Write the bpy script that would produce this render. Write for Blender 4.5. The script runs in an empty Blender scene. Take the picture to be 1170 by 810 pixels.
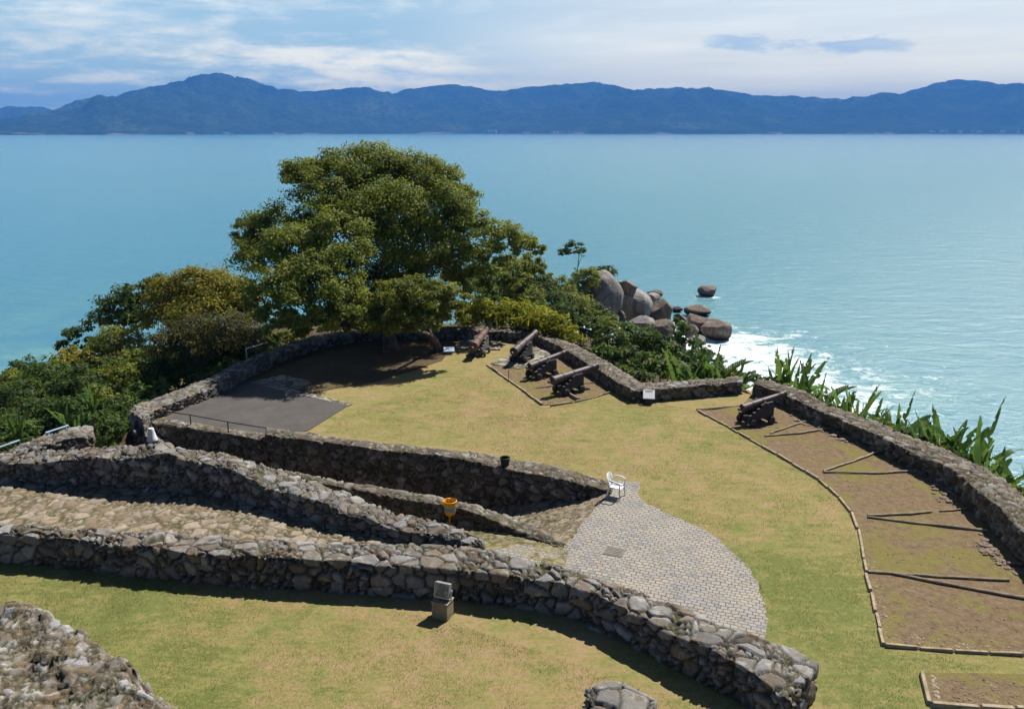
import bpy, math, random
import numpy as np
from mathutils import Vector, Matrix
from mathutils.geometry import tessellate_polygon
random.seed(7)
RNG = np.random.default_rng(7)
scene = bpy.context.scene
COL = scene.collection
R = math.radians

# ------------------------------------------------------------------ survey of the site
F, CX, CY, YH = 950.0, 585.0, 405.0, 150.0
CAMZ = 12.6
PITCH = math.atan((CY - YH) / F)
CP, SP = math.cos(PITCH), math.sin(PITCH)
SEA = -13.0
def ray(px, py):
    a, b = (px - CX) / F, (CY - py) / F
    return (a, CP + b * SP, -SP + b * CP)
def P(px, py, z=0.0):
    d = ray(px, py); t = (z - CAMZ) / d[2]
    return (d[0] * t, d[1] * t, z)
def Q(px, py, Y):
    d = ray(px, py); t = Y / d[1]
    return (d[0] * t, Y, CAMZ + d[2] * t)
def proj(p):
    x, y, z = p[0], p[1], p[2] - CAMZ
    f = y * CP - z * SP; u = y * SP + z * CP
    return (CX + F * x / f, CY - F * u / f)

# ------------------------------------------------------------------ object helpers
def tag(o, label=None, cat=None, group=None, kind=None):
    if label: o['label'] = label
    if cat: o['category'] = cat
    if group: o['group'] = group
    if kind: o['kind'] = kind
    return o
def link(o, parent=None):
    COL.objects.link(o)
    if parent is not None: o.parent = parent
    return o
def empty(name, loc=(0, 0, 0), rz=0.0):
    o = bpy.data.objects.new(name, None); o.empty_display_size = .3
    o.location = loc; o.rotation_euler = (0, 0, rz)
    return link(o)
def np_mesh(name, V, Fc, mat, smooth=True):
    """V (n,3), Fc (m,4) or (m,3) int arrays"""
    me = bpy.data.meshes.new(name)
    V = np.ascontiguousarray(V, dtype=np.float32); Fc = np.ascontiguousarray(Fc, dtype=np.int32)
    n, m, k = len(V), len(Fc), Fc.shape[1]
    me.vertices.add(n); me.vertices.foreach_set('co', V.ravel())
    me.loops.add(m * k); me.loops.foreach_set('vertex_index', Fc.ravel())
    me.polygons.add(m)
    me.polygons.foreach_set('loop_start', np.arange(0, m * k, k, dtype=np.int32))
    me.update(calc_edges=True); me.validate()
    me.polygons.foreach_set('use_smooth', np.full(len(me.polygons), smooth, dtype=bool))
    if mat: me.materials.append(mat)
    return me
def attr(me, name, C):
    a = me.attributes.new(name, 'FLOAT_COLOR', 'POINT')
    c = np.ones((len(me.vertices), 4), dtype=np.float32); c[:, :C.shape[1]] = C
    a.data.foreach_set('color', c.ravel())
def obj(name, me, parent=None):
    return link(bpy.data.objects.new(name, me), parent)
class MB:
    """collects simple solids into one mesh"""
    def __init__(s): s.v = []; s.f = []
    def add(s, V, Fs, M=None):
        b = len(s.v)
        for v in V:
            v = Vector(v)
            s.v.append(tuple(M @ v if M else v))
        for f in Fs: s.f.append(tuple(i + b for i in f))
    def box(s, c, d, M=None, taper=1.0):
        x, y, z = d[0] / 2, d[1] / 2, d[2] / 2
        V = [(-x, -y, -z), (x, -y, -z), (x, y, -z), (-x, y, -z), (-x * taper, -y * taper, z), (x * taper, -y * taper, z), (x * taper, y * taper, z), (-x * taper, y * taper, z)]
        T = Matrix.Translation(c)
        s.add(V, [(3, 2, 1, 0), (4, 5, 6, 7), (0, 1, 5, 4), (1, 2, 6, 5), (2, 3, 7, 6), (3, 0, 4, 7)], (M @ T) if M else T)
    def lathe(s, prof, n=20, M=None):
        V = []; Fs = []
        for (r, z) in prof:
            for i in range(n):
                a = 2 * math.pi * i / n; V.append((r * math.cos(a), r * math.sin(a), z))
        for j in range(len(prof) - 1):
            for i in range(n):
                k = (i + 1) % n; Fs.append((j * n + i, j * n + k, (j + 1) * n + k, (j + 1) * n + i))
        Fs.append(tuple(reversed(range(n)))); Fs.append(tuple(range((len(prof) - 1) * n, len(prof) * n)))
        s.add(V, Fs, M)
    def tube(s, pts, rad, n=6):
        pts = [Vector(p) for p in pts]
        rad = rad if isinstance(rad, (list, tuple)) else [rad] * len(pts)
        V = []; Fs = []
        for i, p in enumerate(pts):
            d = (pts[min(i + 1, len(pts) - 1)] - pts[max(i - 1, 0)]).normalized()
            u = d.orthogonal().normalized() if i == 0 else (u - d * u.dot(d)).normalized()
            w = d.cross(u)
            for k in range(n):
                a = 2 * math.pi * k / n
                V.append(tuple(p + (u * math.cos(a) + w * math.sin(a)) * rad[i]))
        for j in range(len(pts) - 1):
            for k in range(n):
                l = (k + 1) % n; Fs.append((j * n + k, j * n + l, (j + 1) * n + l, (j + 1) * n + k))
        Fs.append(tuple(reversed(range(n)))); Fs.append(tuple(range((len(pts) - 1) * n, len(pts) * n)))
        s.add(V, Fs)
    def prism(s, poly, h, axis_M=None):
        """poly in xy, thickness along z from 0 to h"""
        n = len(poly)
        V = [(x, y, 0) for x, y in poly] + [(x, y, h) for x, y in poly]
        Fs = [tuple(reversed(range(n))), tuple(range(n, 2 * n))] + [(i, (i + 1) % n, n + (i + 1) % n, n + i) for i in range(n)]
        s.add(V, Fs, axis_M)
    def build(s, name, mat, parent=None, bevel=0.0, smooth=False):
        me = bpy.data.meshes.new(name); me.from_pydata(s.v, [], s.f); me.update()
        if smooth: me.polygons.foreach_set('use_smooth', [True] * len(me.polygons))
        me.materials.append(mat)
        o = obj(name, me, parent)
        if bevel:
            b = o.modifiers.new('bevel', 'BEVEL'); b.width = bevel; b.segments = 2; b.limit_method = 'ANGLE'
        if smooth: me.set_sharp_from_angle(angle=R(40))
        return o

# ------------------------------------------------------------------ numeric noise
def _h(i, j, k, seed):
    with np.errstate(over='ignore'):
        h = (i.astype(np.int64) * 374761393 + j.astype(np.int64) * 668265263 + k.astype(np.int64) * 2147483647 + seed * 1274126177) & 0xFFFFFFFF
        h = ((h ^ (h >> 13)) * 1274126177) & 0xFFFFFFFF
        h = ((h ^ (h >> 15)) * 2246822519) & 0xFFFFFFFF
        h = h ^ (h >> 16)
    return (h & 0xFFFFFF) / float(0x1000000)
def vnoise(Pt, seed=0):
    I = np.floor(Pt).astype(np.int64); f = Pt - I; f = f * f * (3 - 2 * f)
    out = 0
    for dx in (0, 1):
        for dy in (0, 1):
            for dz in (0, 1):
                w = (f[:, 0] if dx else 1 - f[:, 0]) * (f[:, 1] if dy else 1 - f[:, 1]) * (f[:, 2] if dz else 1 - f[:, 2])
                out = out + w * _h(I[:, 0] + dx, I[:, 1] + dy, I[:, 2] + dz, seed)
    return out
def fbm(Pt, oct=4, seed=0):
    s = 0; a = .5; t = 0
    for o in range(oct):
        s = s + a * vnoise(Pt * 2 ** o, seed + o * 17); t += a; a *= .5
    return s / t
def voro(Pt, s, seed=0):
    Qp = Pt / np.array(s); I = np.floor(Qp).astype(np.int64); n = len(Pt)
    b1 = np.full(n, 1e9); b2 = np.full(n, 1e9)
    p1 = np.zeros((n, 3)); p2 = np.zeros((n, 3)); c1 = np.zeros((n, 3), dtype=np.int64)
    for dx in (-1, 0, 1):
        for dy in (-1, 0, 1):
            for dz in (-1, 0, 1):
                i, j, k = I[:, 0] + dx, I[:, 1] + dy, I[:, 2] + dz
                sp = np.stack([i + _h(i, j, k, seed), j + _h(i, j, k, seed + 1), k + _h(i, j, k, seed + 2)], 1)
                d = ((sp - Qp) ** 2).sum(1)
                m = d < b1; m2 = (~m) & (d < b2)
                b2 = np.where(m, b1, np.where(m2, d, b2)); p2 = np.where(m[:, None], p1, np.where(m2[:, None], sp, p2))
                b1 = np.where(m, d, b1); p1 = np.where(m[:, None], sp, p1)
                c1 = np.where(m[:, None], np.stack([i, j, k], 1), c1)
    border = (b2 - b1) / (2 * np.maximum(1e-6, np.sqrt(((p2 - p1) ** 2).sum(1))))
    r = [_h(c1[:, 0], c1[:, 1], c1[:, 2], seed + q) for q in (11, 12, 13, 14, 15)]
    return border, r, Qp - p1
def sstep(a, b, x):
    t = np.clip((x - a) / (b - a), 0, 1); return t * t * (3 - 2 * t)
def stonework(me, size, seed, amp=.06, groove=.07, gw=.07, tops=1.0):
    """pushes a fine mesh into rubble stones and stores per stone values for the material"""
    n = len(me.vertices)
    V = np.empty(n * 3, np.float32); me.vertices.foreach_get('co', V); V = V.reshape(-1, 3).astype(np.float64)
    N = np.empty(n * 3, np.float32); me.vertices.foreach_get('normal', N); N = N.reshape(-1, 3).astype(np.float64)
    warp = np.stack([fbm(V * 1.7 / size[0] * .5, 2, seed + 50 + q) - .5 for q in range(3)], 1) * size[0] * .55
    b, r, rel = voro(V + warp, size, seed)
    b2, r2, rel2 = voro(V + warp * 1.3, [x * .42 for x in size], seed + 31)
    # some cells are filled with small stones
    small = r[4] < .42
    bb = np.where(small, np.minimum(b, b2 * .5), b)
    ra = np.where(small, r2[0], r[0]); rb = np.where(small, r2[1], r[1])
    m = sstep(0.01, gw, bb)
    tilt = (rel * (np.stack([r[1], r[2], r[3]], 1) - .5)).sum(1) * 1.5
    d = m * (amp * (ra - .35) * 1.15 + amp * tilt * 1.1 + groove * .3) - groove * 1.25 * (1 - m)
    d = np.where(N[:, 2] > .6, m * (amp * (ra - .5) * .35 + amp * tilt * .45 + groove * .2) - groove * 1.0 * (1 - m), d)
    d += (fbm(V * 9, 3, seed + 70) - .5) * amp * .5
    V = V + N * d[:, None]
    me.vertices.foreach_set('co', V.astype(np.float32).ravel()); me.update()
    attr(me, 'stone', np.stack([ra, m, rb], 1))
def resample(pts, step):
    pts = np.array(pts, float); d = np.r_[0, np.cumsum(np.linalg.norm(np.diff(pts[:, :2], axis=0), axis=1))]
    return d
def smooth_interp(d, vals, s):
    """Catmull-Rom like interpolation of rows of vals at s"""
    vals = np.array(vals, float); n = len(d)
    m = np.zeros_like(vals)
    for i in range(n):
        a, b = max(0, i - 1), min(n - 1, i + 1)
        m[i] = (vals[b] - vals[a]) / max(1e-6, d[b] - d[a])
    i = np.clip(np.searchsorted(d, s, side='right') - 1, 0, n - 2)
    h = (d[i + 1] - d[i]); t = ((s - d[i]) / h)
    t = t[:, None]; h = h[:, None]
    return (2*t**3 - 3*t**2 + 1) * vals[i] + (t**3 - 2*t**2 + t) * h * m[i] + (-2*t**3 + 3*t**2) * vals[i+1] + (t**3 - t**2) * h * m[i+1]
def wall(name, pts, mat, label, step=.06, size=(.42, .42, .32), seed=1, amp=.06, groove=.07, rag=.12, smoothed=True, group=None, gw=.07, dark=None):
    """pts: (front px, front py, back px, back py, top z, base z front, base z back): surveyed top edges of a rubble wall"""
    A = [];
    for (fx, fy, bx, by, zt, zf, zb) in pts:
        a = P(fx, fy, zt); b = P(bx, by, zt)
        A.append([a[0], a[1], b[0], b[1], zt, zf, zb])
    return wall_xy(name, A, mat, label, step, size, seed, amp, groove, rag, smoothed, group, gw)
def wall_xy(name, A, mat, label, step=.06, size=(.42, .42, .32), seed=1, amp=.06, groove=.07, rag=.12, smoothed=True, group=None, gw=.07):
    A = np.array(A, float)
    mid = (A[:, :2] + A[:, 2:4]) / 2
    d = np.r_[0, np.cumsum(np.linalg.norm(np.diff(mid, axis=0), axis=1))]
    ns = max(2, int(d[-1] / step)); s = np.linspace(0, d[-1], ns)
    if smoothed: B = smooth_interp(d, A, s)
    else: B = np.stack([np.interp(s, d, A[:, q]) for q in range(7)], 1)
    hmax = max((A[:, 4] - A[:, 5]).max(), .2); hbmax = max((A[:, 4] - A[:, 6]).max(), .2)
    wmax = np.linalg.norm(A[:, :2] - A[:, 2:4], axis=1).max()
    nf, nt, nb = max(2, int(hmax / step)), max(3, int(wmax / step)), max(2, int(min(hbmax, 1.2) / step))
    # ragged top
    rg = (fbm(np.stack([s * 1.1, s * 0 + seed, s * 0], 1), 3, seed) - .5) * 2 * rag
    rgb = (fbm(np.stack([s * 1.1, s * 0 + seed + 9, s * 0], 1), 3, seed + 3) - .5) * 2 * rag
    cols = []
    for j in range(nf):
        t = j / nf; zz = B[:, 5] + (B[:, 4] + rg - B[:, 5]) * t
        cols.append(np.stack([B[:, 0], B[:, 1], zz], 1))
    for j in range(nt + 1):
        t = j / nt; x = B[:, :2] * (1 - t) + B[:, 2:4] * t
        crown = .05 * math.sin(math.pi * t)
        zz = B[:, 4] + rg * (1 - t) + rgb * t + crown + (fbm(np.c_[x * 1.3, x[:, :1] * 0], 2, seed + 5) - .5) * rag
        cols.append(np.stack([x[:, 0], x[:, 1], zz], 1))
    for j in range(1, nb + 1):
        t = j / nb; zz = (B[:, 4] + rgb) * (1 - t) + B[:, 6] * t
        cols.append(np.stack([B[:, 2], B[:, 3], zz], 1))
    G = np.stack(cols, 1); M = G.shape[1]
    V = list(G.reshape(-1, 3)); ids = np.arange(ns * M).reshape(ns, M)
    Fs = [np.stack([ids[:-1, :-1], ids[1:, :-1], ids[1:, 1:], ids[:-1, 1:]], -1).reshape(-1, 4)]
    for e, flip in ((0, False), (ns - 1, True)):
        nl = min(nf, nb)
        fr = [ids[e, int(round(q * nf / nl))] for q in range(nl + 1)]
        bk = [ids[e, M - 1 - int(round(q * nb / nl))] for q in range(nl)] + [ids[e, nf + nt]]
        rows = []
        for q in range(nl):
            a, b = G[e].reshape(-1, 3)[fr[q] - e * M], G[e].reshape(-1, 3)[bk[q] - e * M]
            row = [fr[q]]
            for w in range(1, nt):
                V.append(a + (b - a) * w / nt); row.append(len(V) - 1)
            row.append(bk[q]); rows.append(row)
        rows.append([ids[e, nf + w] for w in range(nt + 1)])
        Rw = np.array(rows)
        q4 = np.stack([Rw[:-1, :-1], Rw[:-1, 1:], Rw[1:, 1:], Rw[1:, :-1]], -1).reshape(-1, 4)
        if not flip: q4 = q4[:, ::-1]
        Fs.append(q4)
    Fa = np.concatenate(Fs)
    # front is on the viewer's side; make normals point outwards
    me = np_mesh(name, np.array(V), Fa, mat)
    mv = ns * M // 2
    c = G[ns // 2, nf + nt // 2]
    nz = me.vertices[int(ids[ns // 2, nf + nt // 2])].normal.z
    if nz < 0: me.flip_normals(); me.update()
    stonework(me, size, seed, amp, groove, gw)
    o = obj(name, me); tag(o, label, 'wall', group)
    return o
def strip(name, ea, eb, mat, step=.08, kind='structure', size=None, seed=1, amp=.04, groove=.04, wob=.03, gw=.1):
    """surface lofted between two 3D edge lines"""
    ea, eb = np.array(ea, float), np.array(eb, float)
    def res(e, n):
        d = np.r_[0, np.cumsum(np.linalg.norm(np.diff(e, axis=0), axis=1))]
        s = np.linspace(0, d[-1], n); return np.stack([np.interp(s, d, e[:, q]) for q in range(3)], 1)
    L = np.linalg.norm(np.diff(ea, axis=0), axis=1).sum(); W = max(np.linalg.norm(ea[0] - eb[0]), np.linalg.norm(ea[-1] - eb[-1]), 1)
    n, m = max(3, int(L / step)), max(3, int(W / step))
    a, b = res(ea, n), res(eb, n); t = np.linspace(0, 1, m)[None, :, None]
    G = a[:, None] * (1 - t) + b[:, None] * t
    V = G.reshape(-1, 3); V[:, 2] += (fbm(V * [.8, .8, 0], 3, seed) - .5) * wob * 2
    ids = np.arange(n * m).reshape(n, m)
    Fa = np.stack([ids[:-1, :-1], ids[1:, :-1], ids[1:, 1:], ids[:-1, 1:]], -1).reshape(-1, 4)
    me = np_mesh(name, V, Fa, mat)
    if me.vertices[len(V) // 2].normal.z < 0: me.flip_normals(); me.update()
    if size: stonework(me, size, seed, amp, groove, gw)
    o = obj(name, me); tag(o, kind=kind)
    return o
def sheet(name, pts, z, mat, kind='structure'):
    V = [Vector((p[0], p[1], z)) for p in pts]
    tris = tessellate_polygon([V])
    me = bpy.data.meshes.new(name); me.from_pydata([tuple(v) for v in V], [], [tuple(t) for t in tris]); me.update()
    if me.polygons[0].normal.z < 0: me.flip_normals()
    me.materials.append(mat)
    o = obj(name, me); tag(o, kind=kind); return o
def inside(Pt, poly):
    x, y = Pt[:, 0], Pt[:, 1]; r = np.zeros(len(Pt), bool); n = len(poly)
    for i in range(n):
        x1, y1 = poly[i][:2]; x2, y2 = poly[(i + 1) % n][:2]
        c = ((y1 > y) != (y2 > y)) & (x < (x2 - x1) * (y - y1) / ((y2 - y1) if abs(y2 - y1) > 1e-9 else 1e-9) + x1)
        r ^= c
    return r
def polydist(Pt, poly, closed=True):
    d = np.full(len(Pt), 1e18); n = len(poly)
    for i in range(n if closed else n - 1):
        a = np.array(poly[i][:2]); b = np.array(poly[(i + 1) % n][:2]); ab = b - a
        t = np.clip(((Pt[:, :2] - a) @ ab) / max(1e-9, ab @ ab), 0, 1)
        d = np.minimum(d, ((Pt[:, :2] - (a + t[:, None] * ab)) ** 2).sum(1))
    return np.sqrt(d)

# ------------------------------------------------------------------ materials
class MT:
    def __init__(s, name):
        s.m = bpy.data.materials.new(name); s.m.use_nodes = True; s.t = s.m.node_tree
        s.t.nodes.clear(); s.out = s.t.nodes.new('ShaderNodeOutputMaterial')
    def n(s, typ, inp=None, **props):
        nd = s.t.nodes.new(typ)
        for k, v in props.items(): setattr(nd, k, v)
        for k, v in (inp or {}).items():
            sock = nd.inputs[k]
            if isinstance(v, bpy.types.NodeSocket): s.t.links.new(v, sock)
            else: sock.default_value = v
        return nd
    def pos(s): return s.n('ShaderNodeNewGeometry').outputs['Position']
    def noise(s, vec, scale, detail=4, rough=.55, dist=0.0):
        return s.n('ShaderNodeTexNoise', {'Vector': vec, 'Scale': scale, 'Detail': detail, 'Roughness': rough, 'Distortion': dist}).outputs['Fac']
    def map(s, vec, scale=(1, 1, 1), rot=(0, 0, 0), loc=(0, 0, 0)):
        return s.n('ShaderNodeMapping', {'Vector': vec, 'Scale': scale, 'Rotation': rot, 'Location': loc}).outputs['Vector']
    def ramp(s, fac, stops, interp='LINEAR'):
        nd = s.n('ShaderNodeValToRGB', {'Fac': fac}); cr = nd.color_ramp; cr.interpolation = interp
        while len(cr.elements) < len(stops): cr.elements.new(.5)
        for e, (p, c) in zip(cr.elements, stops):
            e.position = p; e.color = (*c, 1) if len(c) == 3 else c
        return nd.outputs['Color']
    def mix(s, fac, a, b, blend='MIX'):
        nd = s.n('ShaderNodeMix', data_type='RGBA', blend_type=blend)
        for k, v in ((0, fac), (6, a), (7, b)):
            if isinstance(v, bpy.types.NodeSocket): s.t.links.new(v, nd.inputs[k])
            else: nd.inputs[k].default_value = (*v, 1) if isinstance(v, (tuple, list)) and len(v) == 3 else v
        return nd.outputs[2]
    def math(s, op, a, b=0.0, clamp=False):
        nd = s.n('ShaderNodeMath', operation=op, use_clamp=clamp)
        for k, v in ((0, a), (1, b)):
            if isinstance(v, bpy.types.NodeSocket): s.t.links.new(v, nd.inputs[k])
            else: nd.inputs[k].default_value = v
        return nd.outputs[0]
    def mr(s, v, a, b, c=0.0, d=1.0, interp='SMOOTHSTEP'):
        return s.n('ShaderNodeMapRange', {'Value': v, 'From Min': a, 'From Max': b, 'To Min': c, 'To Max': d}, interpolation_type=interp).outputs['Result']
    def bump(s, h, strength=.5, dist=.02, normal=None):
        i = {'Height': h, 'Strength': strength, 'Distance': dist}
        if normal is not None: i['Normal'] = normal
        return s.n('ShaderNodeBump', i).outputs['Normal']
    def attr(s, name): return s.n('ShaderNodeAttribute', attribute_name=name)
    def bsdf(s, color, rough=.8, normal=None, metallic=0.0, spec=.3, **kw):
        i = {'Roughness': rough, 'Metallic': metallic, 'Specular IOR Level': spec}
        i['Base Color'] = (*color, 1) if isinstance(color, (tuple, list)) and len(color) == 3 else color
        if normal is not None: i['Normal'] = normal
        i.update(kw)
        b = s.n('ShaderNodeBsdfPrincipled', i)
        s.t.links.new(b.outputs[0], s.out.inputs['Surface']); return s.m

def mat_rubble(name, stops, mortar=(.032, .026, .019), moss=.5, lichen=.5):
    m = MT(name); p = m.pos(); a = m.attr('stone')
    sep = m.n('ShaderNodeSeparateColor', {'Color': a.outputs['Color']})
    base = m.ramp(sep.outputs[0], stops)
    n1 = m.noise(p, 3.5, 6, .65); n2 = m.noise(p, 16, 5, .7); n3 = m.noise(p, .5, 3)
    c = m.mix(m.mr(n2, .3, .7, 0, .55), base, m.mix(.5, base, (.05, .045, .035)))
    c = m.mix(m.math('MULTIPLY', m.mr(n1, .53, .66), lichen), c, (.44, .42, .37))
    c = m.mix(m.math('MULTIPLY', m.mr(m.noise(p, 2.3, 5, .6), .52, .62), .5), c, (.17, .105, .05))
    mcol = m.mix(m.mr(n3, .4, .6), mortar, (.055, .06, .022))
    mcol = m.mix(m.mr(n2, .5, .65), mcol, (.085, .07, .045))
    c = m.mix(sep.outputs[1], mcol, c)
    g = m.n('ShaderNodeNewGeometry'); nz = m.n('ShaderNodeSeparateXYZ', {'Vector': g.outputs['True Normal']}).outputs['Z']
    mossf = m.math('MULTIPLY', m.math('MULTIPLY', m.mr(nz, .3, .8), m.mr(m.noise(p, 1.1, 5, .65), .56, .66)), moss)
    c = m.mix(mossf, c, (.075, .075, .02))
    nb = m.bump(m.math('ADD', m.noise(p, 22, 5, .7), m.math('MULTIPLY', m.noise(p, 6, 3), .8)), .8, .035)
    return m.bsdf(c, .92, nb, spec=.15)
STONES = [(0, (0.080, 0.068, 0.057)), (.12, (0.160, 0.133, 0.105)), (.3, (0.225, 0.212, 0.190)), (.45, (0.145, 0.136, 0.130)), (.6, (0.276, 0.265, 0.252)), (.75, (0.239, 0.227, 0.215)), (.86, (0.188, 0.133, 0.085)), (1, (0.326, 0.322, 0.312))]
M_WALL = mat_rubble('rubble_stone', STONES)
M_WALLFAR = mat_rubble('weathered_stone', [(0, (0.073, 0.060, 0.049)), (.3, (0.138, 0.117, 0.094)), (.6, (0.181, 0.158, 0.130)), (.85, (0.225, 0.196, 0.155)), (1, (0.261, 0.243, 0.211))], moss=.35, lichen=.6)
M_RUIN = mat_rubble('ruin_stone', [(0, (.06, .05, .04)), (.25, (.16, .13, .09)), (.45, (.24, .225, .2)), (.65, (.19, .135, .07)), (.8, (.27, .26, .245)), (1, (.33, .33, .33))], mortar=(.05, .042, .03), moss=.2, lichen=.8)
M_PAVE = mat_rubble('ramp_paving_stone', [(0, (0.215, 0.160, 0.104)), (.35, (0.310, 0.249, 0.171)), (.7, (0.378, 0.311, 0.228)), (1, (0.284, 0.231, 0.180))], mortar=(0.129, 0.102, 0.062), moss=.25, lichen=.3)
M_RAMPGRASS = mat_rubble('grassy_paving_stone', [(0, (.24, .19, .11)), (.5, (.31, .26, .15)), (1, (.29, .25, .15))], mortar=(.13, .13, .04), moss=.8, lichen=.2)
M_SLAB = mat_rubble('slab_stone', [(0, (.25, .225, .185)), (.5, (.33, .30, .25)), (1, (.38, .35, .30))], mortar=(.10, .085, .055), moss=.1, lichen=.5)

def mat_lawn():
    m = MT('lawn_grass'); p = m.pos(); a = m.attr('mix')
    sep = m.n('ShaderNodeSeparateColor', {'Color': a.outputs['Color']})
    big = m.noise(p, .16, 4, .6, .6); mid = m.noise(p, .8, 5, .65, .4); mow = m.noise(m.map(p, (1.0, 4.2, 1), (0, 0, .5)), .9, 5, .7)
    fine = m.noise(p, 9, 5, .75); vf = m.noise(m.map(p, (1, 2.2, 1), (0, 0, .6)), 40, 3, .7)
    g = m.math('ADD', m.math('MULTIPLY', sep.outputs[0], .6), m.math('SUBTRACT', m.math('MULTIPLY', big, 1.3), .41))
    g = m.math('ADD', g, m.math('MULTIPLY', m.math('SUBTRACT', mid, .5), 1.7))
    g = m.math('ADD', g, m.math('MULTIPLY', m.math('SUBTRACT', mow, .5), 1.7))
    g = m.math('ADD', g, m.math('MULTIPLY', m.math('SUBTRACT', fine, .5), 1.5))
    g = m.math('ADD', g, m.math('MULTIPLY', m.math('SUBTRACT', m.noise(p, 3.2, 5, .7), .5), 1.3))
    c = m.ramp(g, [(.0, (0.339, 0.240, 0.129)), (.25, (0.297, 0.231, 0.099)), (.5, (0.254, 0.225, 0.081)), (.72, (0.203, 0.206, 0.063)), (.95, (0.150, 0.172, 0.048))])
    c = m.mix(m.mr(m.noise(p, 5.5, 4, .75), .5, .64, 0, .42), c, m.mix(.5, c, (.06, .065, .012)))
    c = m.mix(m.mr(m.noise(m.map(p, (1, 1, 1), (0, 0, 0), (7, 3, 0)), 7, 4, .75), .54, .66, 0, .4), c, (.36, .285, .15))
    c = m.mix(m.mr(vf, .35, .65, 0, .6), c, m.mix(.5, c, (.07, .06, .02)))
    c = m.mix(m.math('MULTIPLY', m.mr(m.noise(p, 2.1, 6, .7), .56, .68), m.math('SUBTRACT', 1.0, sep.outputs[0], clamp=True)), c, (.32, .22, .115))
    nb = m.bump(m.math('ADD', vf, m.math('MULTIPLY', fine, 1.0)), .6, .02)
    return m.bsdf(c, .95, nb, spec=.1)
M_LAWN = mat_lawn()
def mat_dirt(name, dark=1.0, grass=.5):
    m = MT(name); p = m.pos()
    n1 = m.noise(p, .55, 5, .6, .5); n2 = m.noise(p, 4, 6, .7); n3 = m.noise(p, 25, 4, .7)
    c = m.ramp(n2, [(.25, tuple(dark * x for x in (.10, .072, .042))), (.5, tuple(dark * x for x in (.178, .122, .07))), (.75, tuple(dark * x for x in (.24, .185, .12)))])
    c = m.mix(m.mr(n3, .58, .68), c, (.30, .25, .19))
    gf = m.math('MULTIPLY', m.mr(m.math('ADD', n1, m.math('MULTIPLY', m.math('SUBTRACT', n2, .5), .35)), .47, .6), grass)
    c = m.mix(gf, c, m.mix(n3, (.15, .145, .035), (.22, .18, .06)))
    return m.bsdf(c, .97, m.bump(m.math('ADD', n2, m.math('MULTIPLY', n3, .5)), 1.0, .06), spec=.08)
M_DIRT = mat_dirt('battery_earth', 1.0, .75); M_SHADEDIRT = mat_dirt('tree_shadow_litter_earth', .5, .2); M_HILL = mat_dirt('hillside_earth', .35, .5)  # earth under the tree: litter, coloured darker still to deepen the tree's shadow
def mat_asphalt():
    m = MT('old_asphalt'); p = m.pos()
    n = m.noise(p, 70, 3, .7); b = m.noise(p, .9, 5, .65); k = m.noise(p, 6, 4)
    c = m.ramp(b, [(.3, (.07, .063, .058)), (.55, (.094, .085, .078)), (.75, (.12, .108, .098))])
    c = m.mix(m.mr(n, .4, .7, 0, .4), c, (.075, .06, .055)); c = m.mix(m.mr(k, .6, .7, 0, .35), c, (.145, .125, .105))
    return m.bsdf(c, .9, m.bump(n, .4, .01), spec=.2)
M_ASPH = mat_asphalt()
def mat_cobble():
    m = MT('granite_setts'); p = m.pos()
    w = m.n('ShaderNodeTexNoise', {'Vector': p, 'Scale': 1.2, 'Detail': 3}).outputs['Color']
    w2 = m.n('ShaderNodeVectorMath', {0: w, 1: (.5, .5, .5)}, operation='SUBTRACT').outputs[0]
    w3 = m.n('ShaderNodeVectorMath', {0: w2, 3: .36}, operation='SCALE').outputs[0]
    q = m.n('ShaderNodeVectorMath', {0: p, 1: w3}, operation='ADD').outputs[0]
    v = m.map(q, (1, 1, 1), (0, 0, R(22)))
    br = m.n('ShaderNodeTexBrick', {'Vector': v, 'Color1': (0, 0, 0, 1), 'Color2': (1, 1, 1, 1), 'Mortar': (.5, .5, .5, 1), 'Scale': 1.0, 'Mortar Size': .014, 'Mortar Smooth': .6, 'Bias': 0.0, 'Brick Width': .21, 'Row Height': .15}, offset=.5)
    n = m.noise(p, 12, 5, .7); b = m.noise(p, .7, 4); t = m.noise(p, 2.1, 4, .6)
    c = m.ramp(br.outputs['Color'], [(0, (0.194, 0.183, 0.171)), (.3, (0.291, 0.275, 0.253)), (.6, (0.245, 0.237, 0.228)), (.85, (0.331, 0.294, 0.245)), (1, (0.291, 0.223, 0.168))])
    c = m.mix(m.mr(n, .35, .7, 0, .35), c, (.2, .19, .175)); c = m.mix(m.mr(b, .42, .64, 0, .5), c, (.36, .315, .245))
    mc = m.mix(m.mr(t, .4, .6), (.10, .085, .06), (.19, .165, .12))
    c = m.mix(br.outputs['Fac'], c, mc)
    h = m.math('ADD', m.math('MULTIPLY', br.outputs['Fac'], -1.2), m.math('MULTIPLY', n, .5))
    return m.bsdf(c, .8, m.bump(h, .9, .03), spec=.25)
M_COB = mat_cobble()
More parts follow.
